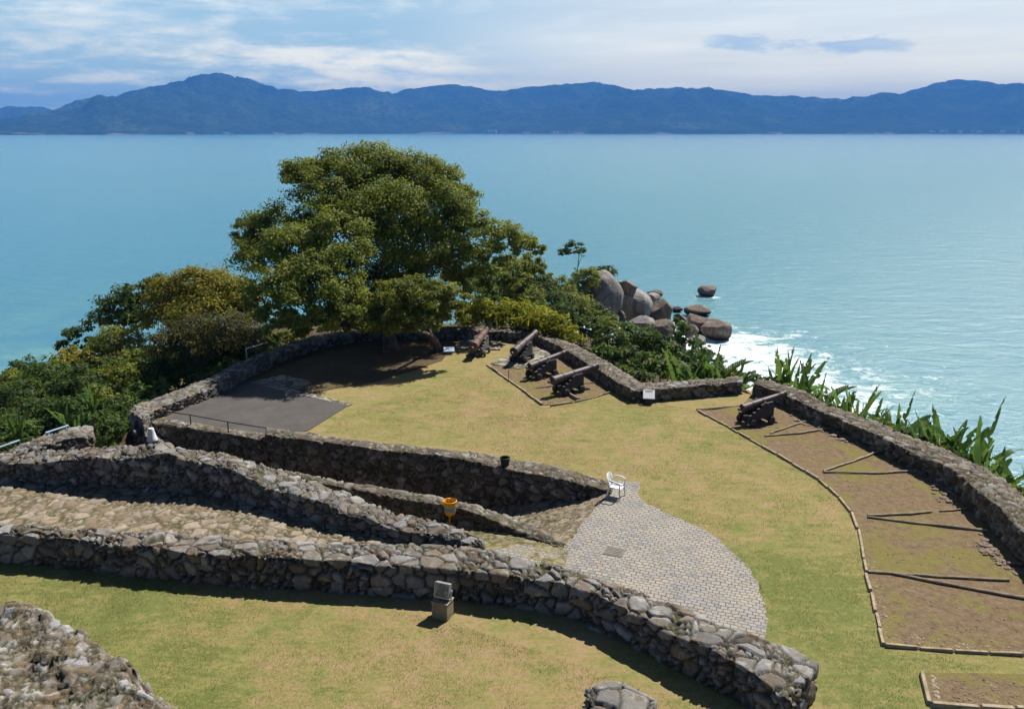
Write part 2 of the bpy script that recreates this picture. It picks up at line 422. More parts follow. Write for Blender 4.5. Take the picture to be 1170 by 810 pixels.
def mat_sea():
    m = MT('sea_water'); p = m.pos(); a = m.attr('sea')
    sep = m.n('ShaderNodeSeparateColor', {'Color': a.outputs['Color']})
    big = m.noise(m.map(p, (.35, 1.3, 1), (0, 0, .12)), .012, 5, .6, .5); streak = m.noise(m.map(p, (.12, 1, 1), (0, 0, .06)), .03, 5, .65)
    c = m.mix(m.mr(m.math('ADD', m.math('MULTIPLY', sep.outputs[1], .8), m.math('MULTIPLY', big, .5)), .15, 1.0), (.045, .185, .272), (.046, .20, .25))
    c = m.mix(m.mr(streak, .5, .68, 0, .35), c, (.07, .2, .24))
    sand = m.math('MULTIPLY', sep.outputs[2], m.mr(m.noise(p, .09, 4, .6), .35, .65))
    c = m.mix(sand, c, (.14, .30, .28))
    # surf
    n1 = m.noise(m.map(p, (1, 1.6, 1), (0, 0, -.5)), .22, 6, .68, 1.2); n2 = m.noise(p, 1.3, 5, .7, .8)
    f = m.math('ADD', sep.outputs[0], m.math('MULTIPLY', m.math('SUBTRACT', n1, .5), 2.2))
    f = m.math('ADD', f, m.math('MULTIPLY', m.math('SUBTRACT', n2, .5), 1.0))
    foam = m.math('MULTIPLY', m.math('MULTIPLY', m.mr(f, .40, .92), .92), m.mr(sep.outputs[0], .02, .15))
    c = m.mix(foam, c, (.82, .85, .86))
    w1 = m.noise(m.map(p, (1, 2.2, 1), (0, 0, .55)), .75, 5, .66, .25); w2 = m.noise(m.map(p, (1, 1.8, 1), (0, 0, .4)), .2, 3, .5)
    rp = m.noise(m.map(p, (1, 1.5, 1), (0, 0, .1)), 2.0, 3, .6)
    h = m.math('ADD', m.math('MULTIPLY', w1, .75), m.math('ADD', m.math('MULTIPLY', w2, 1.2), m.math('MULTIPLY', rp, .22)))
    nb = m.bump(h, .7, .45)
    rough = m.math('ADD', .22, m.math('MULTIPLY', foam, .6))
    return m.bsdf(c, rough, nb, spec=.55, IOR=1.33)
M_SEA = mat_sea()
def mat_hills():
    m = MT('forested_hills'); p = m.pos()
    n = m.noise(p, .004, 6, .7); n2 = m.noise(p, .02, 5, .75); f = m.noise(p, .0011, 4, .6)
    c = m.ramp(n, [(.3, (.012, .026, .010)), (.5, (.035, .06, .02)), (.7, (.08, .11, .04))])
    c = m.mix(m.mr(f, .56, .66, 0, .5), c, (.15, .18, .075)); c = m.mix(m.mr(n2, .42, .6, 0, .8), c, (.010, .018, .009))
    z = m.n('ShaderNodeSeparateXYZ', {'Vector': p}).outputs['Z']
    sh = m.math('MULTIPLY', m.mr(z, 10, -4), m.mr(m.noise(p, .003, 3), .54, .62))
    c = m.mix(sh, c, (.22, .2, .15))
    return m.bsdf(c, 1.0, m.bump(m.math('ADD', n, m.math('MULTIPLY', n2, .4)), 1.0, 60), spec=0.0)
M_HILLS = mat_hills()
def mat_leaf(name, stops, trans=.35, rough=.5):
    m = MT(name); a = m.attr('leaf'); p = m.pos()
    sep = m.n('ShaderNodeSeparateColor', {'Color': a.outputs['Color']})
    f = m.math('ADD', m.math('MULTIPLY', sep.outputs[0], .55), m.math('MULTIPLY', sep.outputs[1], .45))
    c = m.ramp(f, stops)
    pr = m.n('ShaderNodeBsdfPrincipled', {'Base Color': c, 'Roughness': rough, 'Specular IOR Level': .14})
    tr = m.n('ShaderNodeBsdfTranslucent', {'Color': m.mix(.35, c, (.16, .2, .02), 'ADD')})
    mx = m.n('ShaderNodeMixShader', {0: trans, 1: pr.outputs[0], 2: tr.outputs[0]})
    m.t.links.new(mx.outputs[0], m.out.inputs['Surface']); return m.m
L_OLIVE = mat_leaf('olive_leaves', [(.1, (0.057, 0.087, 0.018)), (.4, (0.144, 0.184, 0.027)), (.65, (0.238, 0.254, 0.038)), (.9, (0.337, 0.309, 0.057))], trans=.45)
L_LIGHTOLIVE = mat_leaf('light_olive_leaves', [(.1, (0.056, 0.081, 0.014)), (.4, (0.130, 0.159, 0.025)), (.65, (0.212, 0.222, 0.034)), (.9, (0.298, 0.277, 0.048))], trans=.42)
L_GOLD = mat_leaf('yellow_green_leaves', [(.1, (0.096, 0.102, 0.014)), (.45, (0.216, 0.204, 0.024)), (.7, (0.324, 0.270, 0.026)), (.92, (0.396, 0.264, 0.036))], trans=.42)
L_DARK = mat_leaf('dark_green_leaves', [(.1, (0.021, 0.043, 0.011)), (.45, (0.055, 0.093, 0.021)), (.75, (0.099, 0.139, 0.029)), (.95, (0.159, 0.185, 0.039))])
L_BROWN = mat_leaf('brown_olive_leaves', [(.1, (.045, .035, .015)), (.4, (.075, .065, .02)), (.7, (.10, .095, .025)), (.95, (.16, .12, .05))])
L_BRIGHT = mat_leaf('bright_green_leaves', [(.1, (.03, .06, .012)), (.45, (.065, .12, .022)), (.75, (.11, .17, .03)), (.95, (.17, .21, .045))])
L_CROTON = mat_leaf('croton_leaves', [(.1, (0.103, 0.138, 0.015)), (.4, (0.230, 0.241, 0.022)), (.7, (0.368, 0.333, 0.028)), (.95, (0.483, 0.391, 0.044))], trans=.42)
L_BANANA = mat_leaf('banana_leaves', [(.1, (0.033, 0.078, 0.019)), (.45, (0.066, 0.138, 0.029)), (.75, (0.121, 0.204, 0.044)), (.95, (0.220, 0.240, 0.077))], trans=.4, rough=.42)
def mat_simple(name, col, rough=.6, var=.35, scale=8, metallic=0.0, spec=.3, bump=.3, dist=.01, second=None):
    m = MT(name); p = m.n('ShaderNodeTexCoord').outputs['Object']
    n = m.noise(p, scale, 5, .65); n2 = m.noise(p, scale * 5, 4, .7)
    s2 = second or tuple(x * (1 - var) for x in col)
    c = m.mix(m.mr(n, .38, .66), col, s2)
    return m.bsdf(c, rough, m.bump(n2, bump, dist), metallic=metallic, spec=spec)
M_BARK = mat_simple('tree_bark', (.12, .095, .07), .9, .5, 3, bump=.8, dist=.04)
M_PALEBARK = mat_simple('pale_bark', (.32, .28, .22), .9, .4, 4)
M_IRON = mat_simple('rusted_iron', (.075, .042, .036), .55, .4, 5, spec=.5, second=(.045, .032, .032))
M_RUST = mat_simple('red_rusted_iron', (.15, .075, .052), .7, .35, 5, spec=.4, second=(.085, .045, .036))
M_TIMBER = mat_simple('dark_carriage_timber', (.038, .033, .034), .75, .4, 6, second=(.07, .062, .06))
M_GREYTIMBER = mat_simple('weathered_carriage_timber', (.16, .155, .15), .85, .5, 5)
M_KERB = mat_simple('edging_stone', (.36, .29, .2), .9, .4, 5)
M_LOG = mat_simple('weathered_wood', (.34, .28, .2), .9, .45, 6)
M_BLACK = mat_simple('black_paint', (.016, .016, .017), .5, .3, 9)
M_WHITE = mat_simple('white_plastic', (.80, .80, .79), .4, .06, 4, bump=.05)
M_WHITEP = mat_simple('white_paint', (.78, .78, .77), .5, .12, 6, bump=.1)
M_STEEL = mat_simple('galvanised_steel', (.5, .51, .52), .45, .25, 8, metallic=.6)
M_YELLOW = mat_simple('yellow_plastic', (.72, .33, .02), .45, .15, 5, bump=.1)
M_GREYBLUE = mat_simple('blue_grey_label', (.22, .27, .36), .5, .2, 6, bump=.05)
M_CONC = mat_simple('weathered_concrete', (.30, .25, .16), .9, .35, 5, second=(.2, .165, .10), bump=.6)
M_BLUEPIPE = mat_simple('pale_blue_paint', (.35, .47, .58), .5, .2, 5)
M_LAMPBODY = mat_simple('grey_lamp_housing', (.30, .31, .31), .5, .25, 8, metallic=.3)
M_ROOF = mat_simple('clay_roof', (.34, .15, .09), .9, .3, .05); M_PLASTER = mat_simple('white_plaster', (.75, .74, .70), .9, .1, .05)
def mat_glass():
    m = MT('lamp_glass'); p = m.n('ShaderNodeTexCoord').outputs['Object']
    return m.bsdf(m.mix(m.mr(m.noise(p, 5, 2), .45, .6), (.10, .115, .10), (.22, .24, .20)), .12, spec=.6)
M_GLASS = mat_glass()
def mat_rock(name, stops, warm):
    m = MT(name); p = m.pos()
    n = m.noise(m.map(p, (1, 1, .35)), .55, 6, .62, .6); n2 = m.noise(p, 3, 6, .7); n3 = m.noise(m.map(p, (2.2, 2.2, .18)), 1.0, 5, .65)
    c = m.ramp(n, stops); c = m.mix(m.mr(n2, .3, .5, .35, 0), c, (.42, .4, .37)); c = m.mix(m.mr(n3, .5, .68, 0, .6), c, (.07, .062, .055)); c = m.mix(m.mr(n2, .56, .68, 0, .5), c, warm)
    cr = m.n('ShaderNodeTexVoronoi', {'Vector': m.n('ShaderNodeVectorMath', {0: p, 1: m.n('ShaderNodeTexNoise', {'Vector': p, 'Scale': .8, 'Detail': 4}).outputs['Color']}, operation='ADD').outputs[0], 'Scale': .34}, feature='DISTANCE_TO_EDGE').outputs['Distance']
    c = m.mix(m.mr(cr, .022, .004, 0, .6), c, (.06, .052, .046))
    z = m.n('ShaderNodeSeparateXYZ', {'Vector': p}).outputs['Z']
    c = m.mix(m.mr(m.math('ADD', z, m.math('MULTIPLY', n2, .9)), SEA + 1.5, SEA + .6), c, (.05, .037, .025))
    return m.bsdf(c, .85, m.bump(m.math('ADD', n2, m.math('MULTIPLY', n, 1.5)), .7, .12), spec=.25)
M_ROCK = mat_rock('grey_granite', [(.3, (.15, .135, .12)), (.5, (.25, .23, .21)), (.7, (.33, .31, .29))], (.20, .155, .11))
M_ROCKB = mat_rock('brown_granite', [(.3, (.085, .06, .045)), (.5, (.145, .105, .08)), (.7, (.25, .21, .18))], (.17, .105, .06))

# ------------------------------------------------------------------ camera, sun, sky
cam = bpy.data.cameras.new('camera'); camo = link(bpy.data.objects.new('camera', cam))
cam.sensor_width = 36; cam.lens = 36 * F / 1170; cam.clip_start = .1; cam.clip_end = 60000
camo.location = (0, 0, CAMZ); camo.rotation_euler = (math.pi / 2 - PITCH, 0, 0)
scene.camera = camo
SUN_EL, SUN_AZ = R(53), R(41)          # azimuth to the right of straight ahead (+Y)
sd = Vector((math.sin(SUN_AZ) * math.cos(SUN_EL), math.cos(SUN_AZ) * math.cos(SUN_EL), math.sin(SUN_EL)))
sl = bpy.data.lights.new('sun', 'SUN'); sl.energy = 5.0; sl.angle = R(.55); sl.color = (1, .955, .89)
so = link(bpy.data.objects.new('sun', sl)); so.rotation_euler = (-sd).to_track_quat('-Z', 'Y').to_euler(); so.location = (20, 20, 60)
W = bpy.data.worlds.new('World'); scene.world = W; W.use_nodes = True
def build_world():
    m = MT.__new__(MT); m.t = W.node_tree; m.t.nodes.clear()
    out = m.t.nodes.new('ShaderNodeOutputWorld')
    sky = m.n('ShaderNodeTexSky', sky_type='NISHITA', sun_disc=False, sun_elevation=SUN_EL, sun_rotation=SUN_AZ, air_density=.6, dust_density=.3, ozone_density=1.5, altitude=20)
    g = m.n('ShaderNodeTexCoord').outputs['Generated']
    s = m.n('ShaderNodeSeparateXYZ', {'Vector': g})
    az = m.math('ARCTAN2', s.outputs[0], s.outputs[1]); el = m.math('ARCSINE', s.outputs[2])
    v = m.n('ShaderNodeCombineXYZ', {0: az, 1: m.math('MULTIPLY', el, 1.0), 2: 0.0}).outputs[0]
    # broad bands, puffy lumps, wisps
    band = m.noise(m.map(v, (2.0, 15, 1), (0, 0, .02), (1.4, .55, 0)), 1.0, 6, .55, .45)
    puff = m.noise(m.map(v, (13, 55, 1), (0, 0, 0), (.3, 0, 2)), 1.0, 8, .62, .2)
    wisp = m.noise(m.map(v, (2, 26, 1), (0, 0, -.04), (3, 1, 5)), 1.0, 6, .6)
    left = m.mr(az, .18, -.2)             # heavier broken cloud towards the left
    thick = m.math('ADD', m.math('MULTIPLY', band, .65), m.math('MULTIPLY', puff, .35))
    grey = m.math('MULTIPLY', m.mr(thick, .36, .52), m.math('ADD', .12, m.math('MULTIPLY', left, .9)))
    # one lone long cloud low on the right
    def lens(ca, ce, ra, re):
        a = m.math('DIVIDE', m.math('SUBTRACT', az, ca), ra); e = m.math('DIVIDE', m.math('SUBTRACT', el, ce), re)
        d = m.math('ADD', m.math('MULTIPLY', a, a), m.math('MULTIPLY', e, e))
        return m.mr(m.math('ADD', d, m.math('MULTIPLY', m.math('SUBTRACT', puff, .5), 6.5)), 1.2, .0)
    lone = m.math('MAXIMUM', lens(.345, .088, .075, .011), lens(.25, .093, .035, .010))
    lone = m.math('MULTIPLY', lone, m.mr(puff, .3, .55, .65, 1))
    veil = m.math('ADD', .74, m.math('MULTIPLY', m.mr(wisp, .3, .7), .26))
    blue = m.n('ShaderNodeVectorMath', {0: sky.outputs[0], 3: 1.0}, operation='SCALE').outputs[0]
    c = m.mix(veil, blue, m.mix(m.mr(el, .0, .15), (33.0, 28.0, 16.6), (15.4, 16.2, 15.2)))
    c = m.mix(m.math('MULTIPLY', m.mr(puff, .5, .62), m.math('ADD', .1, m.math('MULTIPLY', left, .8))), c, (20.0, 19.4, 16.8))
    c = m.mix(grey, c, m.mix(m.mr(el, .02, .14), (9.0, 12.2, 11.6), (7.2, 10.4, 12.0)))
    c = m.mix(m.math('MULTIPLY', lone, .85), c, (8.2, 10.8, 12.6))
    high = m.math('MAXIMUM', m.mr(el, .3, .75), m.mr(m.math('ABSOLUTE', az), .9, 1.5))
    c = m.mix(high, c, blue)
    bg = m.n('ShaderNodeBackground', {'Color': c, 'Strength': .05})
    m.t.links.new(bg.outputs[0], out.inputs['Surface'])
build_world()
vs = scene.view_settings
scene.display_settings.display_device = 'sRGB'
vs.view_transform = 'Standard'; vs.look = 'None'; vs.gamma = 1; vs.exposure = 0.6; vs.use_curve_mapping = False
scene.render.engine = 'CYCLES'
cy = scene.cycles
cy.max_bounces = 6; cy.diffuse_bounces = 1; cy.glossy_bounces = 3; cy.transmission_bounces = 4; cy.volume_bounces = 0; cy.transparent_max_bounces = 8
cy.use_denoising = True; cy.use_adaptive_sampling = True; cy.adaptive_threshold = .02
try: cy.denoiser = 'OPENIMAGEDENOISE'
except Exception: pass
# ------------------------------------------------------------------ walls
# long foreground wall
wall('stone_wall', [(-230, 602, -230, 590, .9, -.3, .2), (-100, 607, -100, 595, .9, -.3, .2), (0, 611, 0, 599, .92, -.3, .2), (70, 616, 70, 603, .93, -.3, .2), (160, 625, 160, 607, .95, -.3, .2), (240, 633, 245, 612, .95, -.3, .2), (330, 639, 335, 617, .95, -.3, .2), (411, 644, 415, 621, .95, -.3, .2), (510, 650, 515, 624, .95, -.3, -.3), (575, 656, 582, 635, .95, -.3, -.3), (640, 666, 650, 650, .95, -.3, -.3), (690, 684, 705, 667, .95, -.3, -.3), (735, 705, 755, 685, .95, -.3, -.3), (790, 734, 815, 708, .95, -.3, -.3), (840, 757, 868, 729, .93, -.3, -.3), (878, 783, 905, 742, .9, -.3, -.3), (905, 803, 934, 757, .82, -.3, -.3)],
     M_WALL, 'long curved rubble wall with pale capstones in the foreground, ending at the lawn', step=.046, size=(.5, .5, .34), seed=3, amp=.085, groove=.09, rag=.09)
# middle wall stepping down to the right
wall('stone_wall', [(-230, 540, -230, 524, 1.5, .3, -1.5), (-90, 534, -90, 520, 1.5, .5, -1.5), (0, 531, 0, 517, 1.55, .5, -1.5), (70, 528, 70, 514, 1.75, .5, -1.5), (150, 523, 150, 510, 2.1, .5, -1.5), (205, 520, 205, 508.5, 2.25, .5, -1.5), (250, 534, 252, 520, 1.98, .5, -1.5), (300, 552, 304, 535, 1.75, .5, -1.5), (350, 568, 355, 547, 1.6, .5, -1.2), (400, 587, 406, 567, 1.42, .5, -1.0), (450, 602, 457, 586, 1.25, .5, -.8), (500, 613, 507, 599, 1.12, .5, -.5), (545, 627, 552, 621, .97, .4, -.3)],
     M_WALL, 'tall uneven rubble wall sloping down to meet the long foreground wall', step=.05, size=(.37, .37, .28), seed=9, amp=.075, groove=.08, rag=.16)
# low wall behind the yellow bin
wall('stone_wall', [(250, 524, 250, 516, .5, -.8, -2.5), (300, 539, 300, 532, .5, -.7, -2.5), (345, 548, 345, 541, .5, -.6, -2.4), (400, 559, 400, 551, .5, -.5, -2.4), (440, 566, 440, 557, .5, -.4, -2.4), (480, 573, 480, 564, .5, -.4, -2.3), (523, 580, 523, 572, .5, -.4, -2.2), (544, 587, 544, 577, .42, -.4, -2), (565, 594.5, 565, 583, .33, -.4, -1.8), (587, 603, 587, 591, .22, -.4, -1.5), (608, 612, 608, 600, .13, -.4, -1.2), (627, 620, 627, 611, .07, -.4, -1.0), (643, 627, 645, 619, .03, -.4, -.7)],
     M_WALLFAR, 'thin low stone wall tapering to the cobbles, behind the yellow litter bin', step=.06, size=(.34, .34, .26), seed=14, amp=.05, groove=.05, rag=.05)
# retaining wall of the lawn terrace
wall('stone_wall', [(303, 496.5, 304, 488, .5, -2.7, -.3), (350, 503, 352, 494, .48, -2.7, -.3), (400, 509.5, 402, 501, .45, -2.6, -.3), (450, 515.5, 452, 506.5, .42, -2.5, -.3), (500, 521, 503, 512, .4, -2.3, -.3), (570, 534, 574, 521.5, .32, -1.9, -.3), (620, 544, 625, 531, .25, -1.4, -.3), (660, 553, 664, 541, .18, -1, -.3), (698, 561, 697, 550, .1, -.4, -.3)],
     M_WALLFAR, 'dark retaining wall of the lawn terrace above the sunken ramp, black bin on top', step=.06, size=(.38, .38, .3), seed=21, amp=.06, groove=.06, rag=.06)
wall('stone_wall', [(176, 484, 183, 477, .06, -2.7, -.2), (240, 493, 245, 487, .06, -2.7, -.2), (303, 503, 304, 496, .06, -2.7, -.2)],
     M_WALLFAR, 'low pale topped retaining wall under the black iron railing', step=.06, size=(.34, .34, .28), seed=25, amp=.05, groove=.05, rag=.03)
# west parapet
wall('stone_wall', [(163, 479, 147, 469, .55, -2.7, -2.7), (173, 470, 158, 461.5, .5, -.2, -2.6), (213, 454, 197, 447, .5, -.2, -2.5), (243, 442.5, 228, 436, .5, -.2, -2.5), (285, 421, 270, 415, .5, -.2, -2.5), (330, 402, 318, 396, .5, -.2, -2.3), (366, 390, 358, 384, .5, -.2, -2), (420, 381, 416, 376, .5, -.2, -2), (490, 378.5, 490, 373.5, .5, -.2, -2)],
     M_WALL, 'parapet wall beside the asphalt yard, running up into the shade of the big tree', step=.065, size=(.42, .42, .34), seed=33, amp=.06, groove=.07, rag=.06)
# north parapet with its corner
wall('stone_wall', [(494, 379.5, 494, 374.5, .55, -.2, -1.8), (512, 378.5, 512, 373, .55, -.2, -1.8), (561, 379, 563, 374, .55, -.2, -1.8), (590, 381, 596, 375.5, .55, -.2, -1.8), (612, 384, 620, 378.5, .55, -.2, -1.8), (633, 393, 643, 387, .55, -.2, -1.8), (652, 404, 664, 397.5, .57, -.2, -1.8), (681, 421, 694, 413, .6, -.2, -1.8), (704, 435.5, 716, 427, .6, -.2, -1.8), (724, 446, 734, 437, .6, -.2, -1.8)],
     M_WALLFAR, 'curved parapet wall behind the four cannons, below the yellow hedge', step=.06, size=(.36, .36, .3), seed=41, amp=.055, groove=.06, rag=.05)
wall('stone_wall', [(724, 446.5, 729, 437.5, .58, -.2, -1.8), (757, 444.5, 757, 436.5, .58, -.2, -1.8), (805, 440, 805, 433, .6, -.2, -1.8), (848, 436.5, 848, 430, .6, -.2, -1.8)],
     M_WALL, 'short straight stone wall behind the white information panel', step=.055, size=(.46, .46, .34), seed=47, amp=.07, groove=.07, rag=.05)
# east wall
wall('stone_wall', [(861, 438.5, 868, 432, .62, -.2, -1.8), (897, 451, 913, 446, .62, -.2, -1.8), (930, 467, 948, 461.5, .62, -.2, -1.8), (980, 488, 999, 481, .63, -.2, -1.8), (1013, 503, 1034, 496, .65, -.2, -1.8), (1047, 519, 1070, 510, .7, -.2, -1.8), (1085, 534, 1108, 525, .8, -.2, -1.8), (1113, 556, 1142, 545, .9, -.2, -1.8), (1133, 573, 1165, 562, .92, -.2, -1.8), (1153, 592, 1188, 580, .92, -.2, -1.8), (1180, 622, 1222, 606, .92, -.2, -1.8), (1240, 690, 1290, 670, .92, -.2, -1.8), (1340, 800, 1400, 772, .92, -.2, -1.8), (1440, 930, 1510, 895, .92, -.2, -1.8)],
     M_WALLFAR, 'long sea wall down the right side, banana leaves showing over it', step=.06, size=(.36, .36, .28), seed=55, amp=.065, groove=.07, rag=.08)
# small stub at the left
wall('stone_wall', [(-120, 560, -110, 548, 1.2, -1, -1.5), (-10, 529, -6, 519, 1.75, -1, -1.5), (30, 515, 34, 505, 1.8, -1, -1.5), (62, 505, 66, 494, 1.85, -1, -1.5), (88, 498.5, 90, 487.5, 1.85, -1, -1.5), (106, 497, 104, 487, 1.7, -1, -1.5)],
     M_WALL, 'short broken wall stub at the left edge below the blue handrails', step=.055, size=(.42, .42, .32), seed=61, amp=.07, groove=.07, rag=.08)
# broken steps of the pier at the corner of the yard
wall('stone_pier', [(152, 494, 155, 481, .05, -2.7, -2.7), (164, 499, 167, 487, -.25, -2.7, -2.7), (178, 505, 181, 493, -.4, -2.7, -2.7), (192, 510, 195, 499, -.7, -2.7, -2.7)],
     M_WALL, 'broken stepped stone pier at the corner of the asphalt yard', step=.05, size=(.4, .4, .3), seed=67, amp=.08, groove=.07, rag=.1)
# two ruined blocks at the bottom of the picture
a = [(-60, 700, 2.0), (30, 688, 2.0), (75, 712, 2.0), (98, 720, 1.95), (130, 745, 1.9), (148, 752, 1.75)]
def ruin():
    top = [P(-120, 694, 2.0), P(5, 689, 2.0), P(32, 686, 2.05), (P(56, 700, 2.0)), P(78, 714, 1.95), P(100, 724, 1.9), P(118, 742, 1.85), P(146, 752, 1.7), P(134, 764, 1.6), P(140, 778, 1.5), P(160, 792, 1.35), P(190, 812, 1.2), P(230, 850, 1.0), P(150, 900, .9), P(-120, 900, 1.6)]
    poly = [(p[0], p[1]) for p in top]; zt = np.array([p[2] for p in top])
    xs = [p[0] for p in poly]; ys = [p[1] for p in poly]; st = .045
    gx, gy = np.arange(min(xs) - .6, max(xs) + 1.1, st), np.arange(min(ys) - .6, max(ys) + 1.1, st)
    X, Y = np.meshgrid(gx, gy, indexing='ij'); Pt = np.stack([X.ravel(), Y.ravel(), 0 * X.ravel()], 1)
    ins = inside(Pt, poly); d = polydist(Pt, poly); sdist = np.where(ins, d, -d) + (fbm(Pt * 2.4, 4, 4) - .5) * .5
    w = sum(z / ((Pt[:, 0] - q[0]) ** 2 + (Pt[:, 1] - q[1]) ** 2 + .2) for z, q in zip(zt, poly)) / sum(1 / ((Pt[:, 0] - q[0]) ** 2 + (Pt[:, 1] - q[1]) ** 2 + .2) for q in poly)
    b, r, rel = voro(np.c_[Pt[:, :2], Pt[:, 2]], (.8, .6, 1), 3)
    z = w + (fbm(Pt * 1.2, 4, 8) - .5) * .35 + (r[0] - .5) * .16
    z = z * sstep(-.75, .1, sdist) - .4 * (1 - sstep(-.8, -.5, sdist))
    V = np.c_[Pt[:, :2], z]; ids = np.arange(len(V)).reshape(len(gx), len(gy))
    Fa = np.stack([ids[:-1, :-1], ids[1:, :-1], ids[1:, 1:], ids[:-1, 1:]], -1).reshape(-1, 4)
    keep = (sdist[Fa] > -.85).any(1); Fa = Fa[keep]
    me = np_mesh('ruined_masonry', V, Fa, M_RUIN)
    if me.vertices[ids[len(gx) // 2, len(gy) // 2]].normal.z < 0: me.flip_normals(); me.update()
    stonework(me, (.25, .25, .2), 71, .05, .055, .08)
    tag(obj('ruined_masonry', me), 'jagged top of ruined grey brown masonry in the bottom left corner', 'ruin')
ruin()
wall('ruined_masonry', [(668, 803, 674, 786, .7, -.2, -.2), (680, 812, 694, 780, .75, -.2, -.2), (708, 822, 720, 783, .72, -.2, -.2), (738, 830, 748, 799, .6, -.2, -.2)],
     M_WALL, 'small low block of flat grey stones alone on the lower lawn', step=.04, size=(.6, .6, .35), seed=77, amp=.1, groove=.1, rag=.08)
for o in list(COL.objects):
    if o.name.startswith('ruined_masonry'): o['category'] = 'ruin'
    if o.name.startswith('stone_pier'): o['category'] = 'pier'

# ------------------------------------------------------------------ lawn terrace
outer = [(-45, 4), (-45, P(-230, 560, .3)[1])] + [P(x, y, .5)[:2] for x, y in [(-60, 545), (60, 520), (110, 500)]]
wline = [(155, 474), (200, 451), (236, 440), (278, 418), (324, 399), (362, 387), (418, 379), (492, 376), (561, 376.5), (616, 381), (638, 390), (658, 401), (688, 417), (710, 431), (729, 441), (757, 440), (805, 436), (848, 433), (864, 435), (905, 448), (939, 464), (990, 485), (1024, 499), (1058, 515), (1096, 530), (1127, 551), (1149, 568), (1170, 586), (1201, 614), (1265, 680), (1500, 900)]
TP = outer + [P(x, y, .5)[:2] for x, y in wline] + [(26, 4)]
PER = [P(x, y, .5)[:2] for x, y in wline]
trench = [P(x, y, z)[:2] for x, y, z in [(110, 500, .5), (152, 480, .2), (180, 480, .06), (242, 490, .06), (304, 499, .06), (352, 498, .48), (401, 505, .45), (451, 511, .42), (501, 517, .4), (572, 528, .32), (622, 537, .25), (662, 547, .18), (697, 558, 0), (697, 566, 0), (641, 628, 0), (604, 640, 0), (560, 640, .6), (545, 626, .9), (503, 606, 1.1), (454, 594, 1.25), (403, 577, 1.42), (352, 557, 1.6), (302, 543, 1.75), (250, 527, 1.98), (205, 514, 2.25), (150, 517, 2.1), (70, 521, 1.75)]]
def lawn():
    st = .2
    gx, gy = np.arange(-46, 34, st), np.arange(4, 56, st)
    X, Y = np.meshgrid(gx, gy, indexing='ij'); Pt = np.stack([X.ravel(), Y.ravel(), 0 * X.ravel()], 1)
    z = (fbm(Pt * [.25, .25, 1], 3, 5) - .5) * .03
    # flat where sheets lie
    def nearz(cx, cy, r): return sstep(r, r * .5, np.hypot(Pt[:, 0] - cx, Pt[:, 1] - cy))
    z = z - .016
    g = np.zeros(len(Pt)); 
    for (px, py, r, a) in [(900, 660, 3.4, 1.0), (930, 700, 3.0, .9), (960, 760, 3.5, .9), (860, 620, 2.5, .6), (1020, 790, 3, .6), (820, 600, 3, .3), (40, 670, 4, 1.0), (120, 690, 3.4, .9), (200, 740, 3.2, .8), (260, 700, 2.5, .35), (170, 800, 3, .9), (300, 790, 2.0, .4), (430, 770, 1.8, .3), (480, 440, 4, .3), (560, 490, 4, .45), (680, 520, 3, .3), (450, 480, 3, .4), (720, 470, 4, .35), (830, 520, 4, .5), (780, 450, 2.5, .6), (640, 600, 2, .5)]:
        c = P(px, py, 0); g = np.maximum(g, a * np.exp(-((Pt[:, 0] - c[0]) ** 2 + (Pt[:, 1] - c[1]) ** 2) / r ** 2))
    V = np.c_[Pt[:, :2], z]
    ids = np.arange(len(V)).reshape(len(gx), len(gy))
    Fa = np.stack([ids[:-1, :-1], ids[1:, :-1], ids[1:, 1:], ids[:-1, 1:]], -1).reshape(-1, 4)
    cen = V[Fa].mean(1)
    keep = inside(cen, TP) & ~inside(cen, trench)
    Fa = Fa[keep]
    used = np.unique(Fa); remap = np.full(len(V), -1); remap[used] = np.arange(len(used))
    me = np_mesh('lawn', V[used], remap[Fa], M_LAWN); attr(me, 'mix', np.stack([g[used]] * 3, 1))
    if me.polygons[0].normal.z < 0: me.flip_normals()
    tag(obj('lawn', me), kind='structure')
lawn()
def pp(lst): return [P(x, y, 0) for x, y in lst]
# asphalt yard, tree earth with shadow in its colour, slabs, cobbles, gun platforms
sheet('asphalt_yard', pp([(180, 482), (238, 448), (256, 437), (300, 434), (348, 452), (397, 464), (352, 492), (303, 501)]), .012, M_ASPH)
sheet('tree_shadow_earth', pp([(256, 437), (286, 421), (330, 404), (366, 392), (420, 383), (492, 381), (528, 383), (515, 400), (505, 412), (470, 424), (430, 436), (380, 444), (348, 452), (300, 434)]), .006, M_SHADEDIRT)
strip('slab_path', [P(300, 441, .02), P(345, 451, .02), P(398, 463.5, .02)], [P(307, 438.5, .02), P(352, 449, .02), P(404, 461, .02)], M_SLAB, .07, size=(.7, .7, .3), seed=3, amp=.015, groove=.02, wob=.0)
strip('slab_floor', [P(286, 437, .02), P(330, 448, .02)], [P(322, 428, .02), P(362, 437, .02)], M_SLAB, .07, size=(.9, .9, .3), seed=8, amp=.015, groove=.02, wob=.0)
cob = [(694, 566), (705, 549), (731, 551), (729, 563), (736, 574), (760, 585), (790, 599), (815, 612), (838, 632), (855, 650), (866, 668), (873, 690), (876, 715), (872, 735), (850, 735), (760, 696), (660, 660), (600, 645), (545, 634), (590, 622), (641, 628)]
def ragged(W3, step, amp, seed):
    g = random.Random(seed); out = []
    for a, b in zip(W3, W3[1:] + W3[:1]):
        a, b = Vector(a), Vector(b); n = max(1, int((b - a).length / step))
        nr = Vector((-(b - a).y, (b - a).x, 0)).normalized()
        for i in range(n): out.append(tuple(a.lerp(b, i / n) + nr * g.uniform(-amp, amp)))
    return out
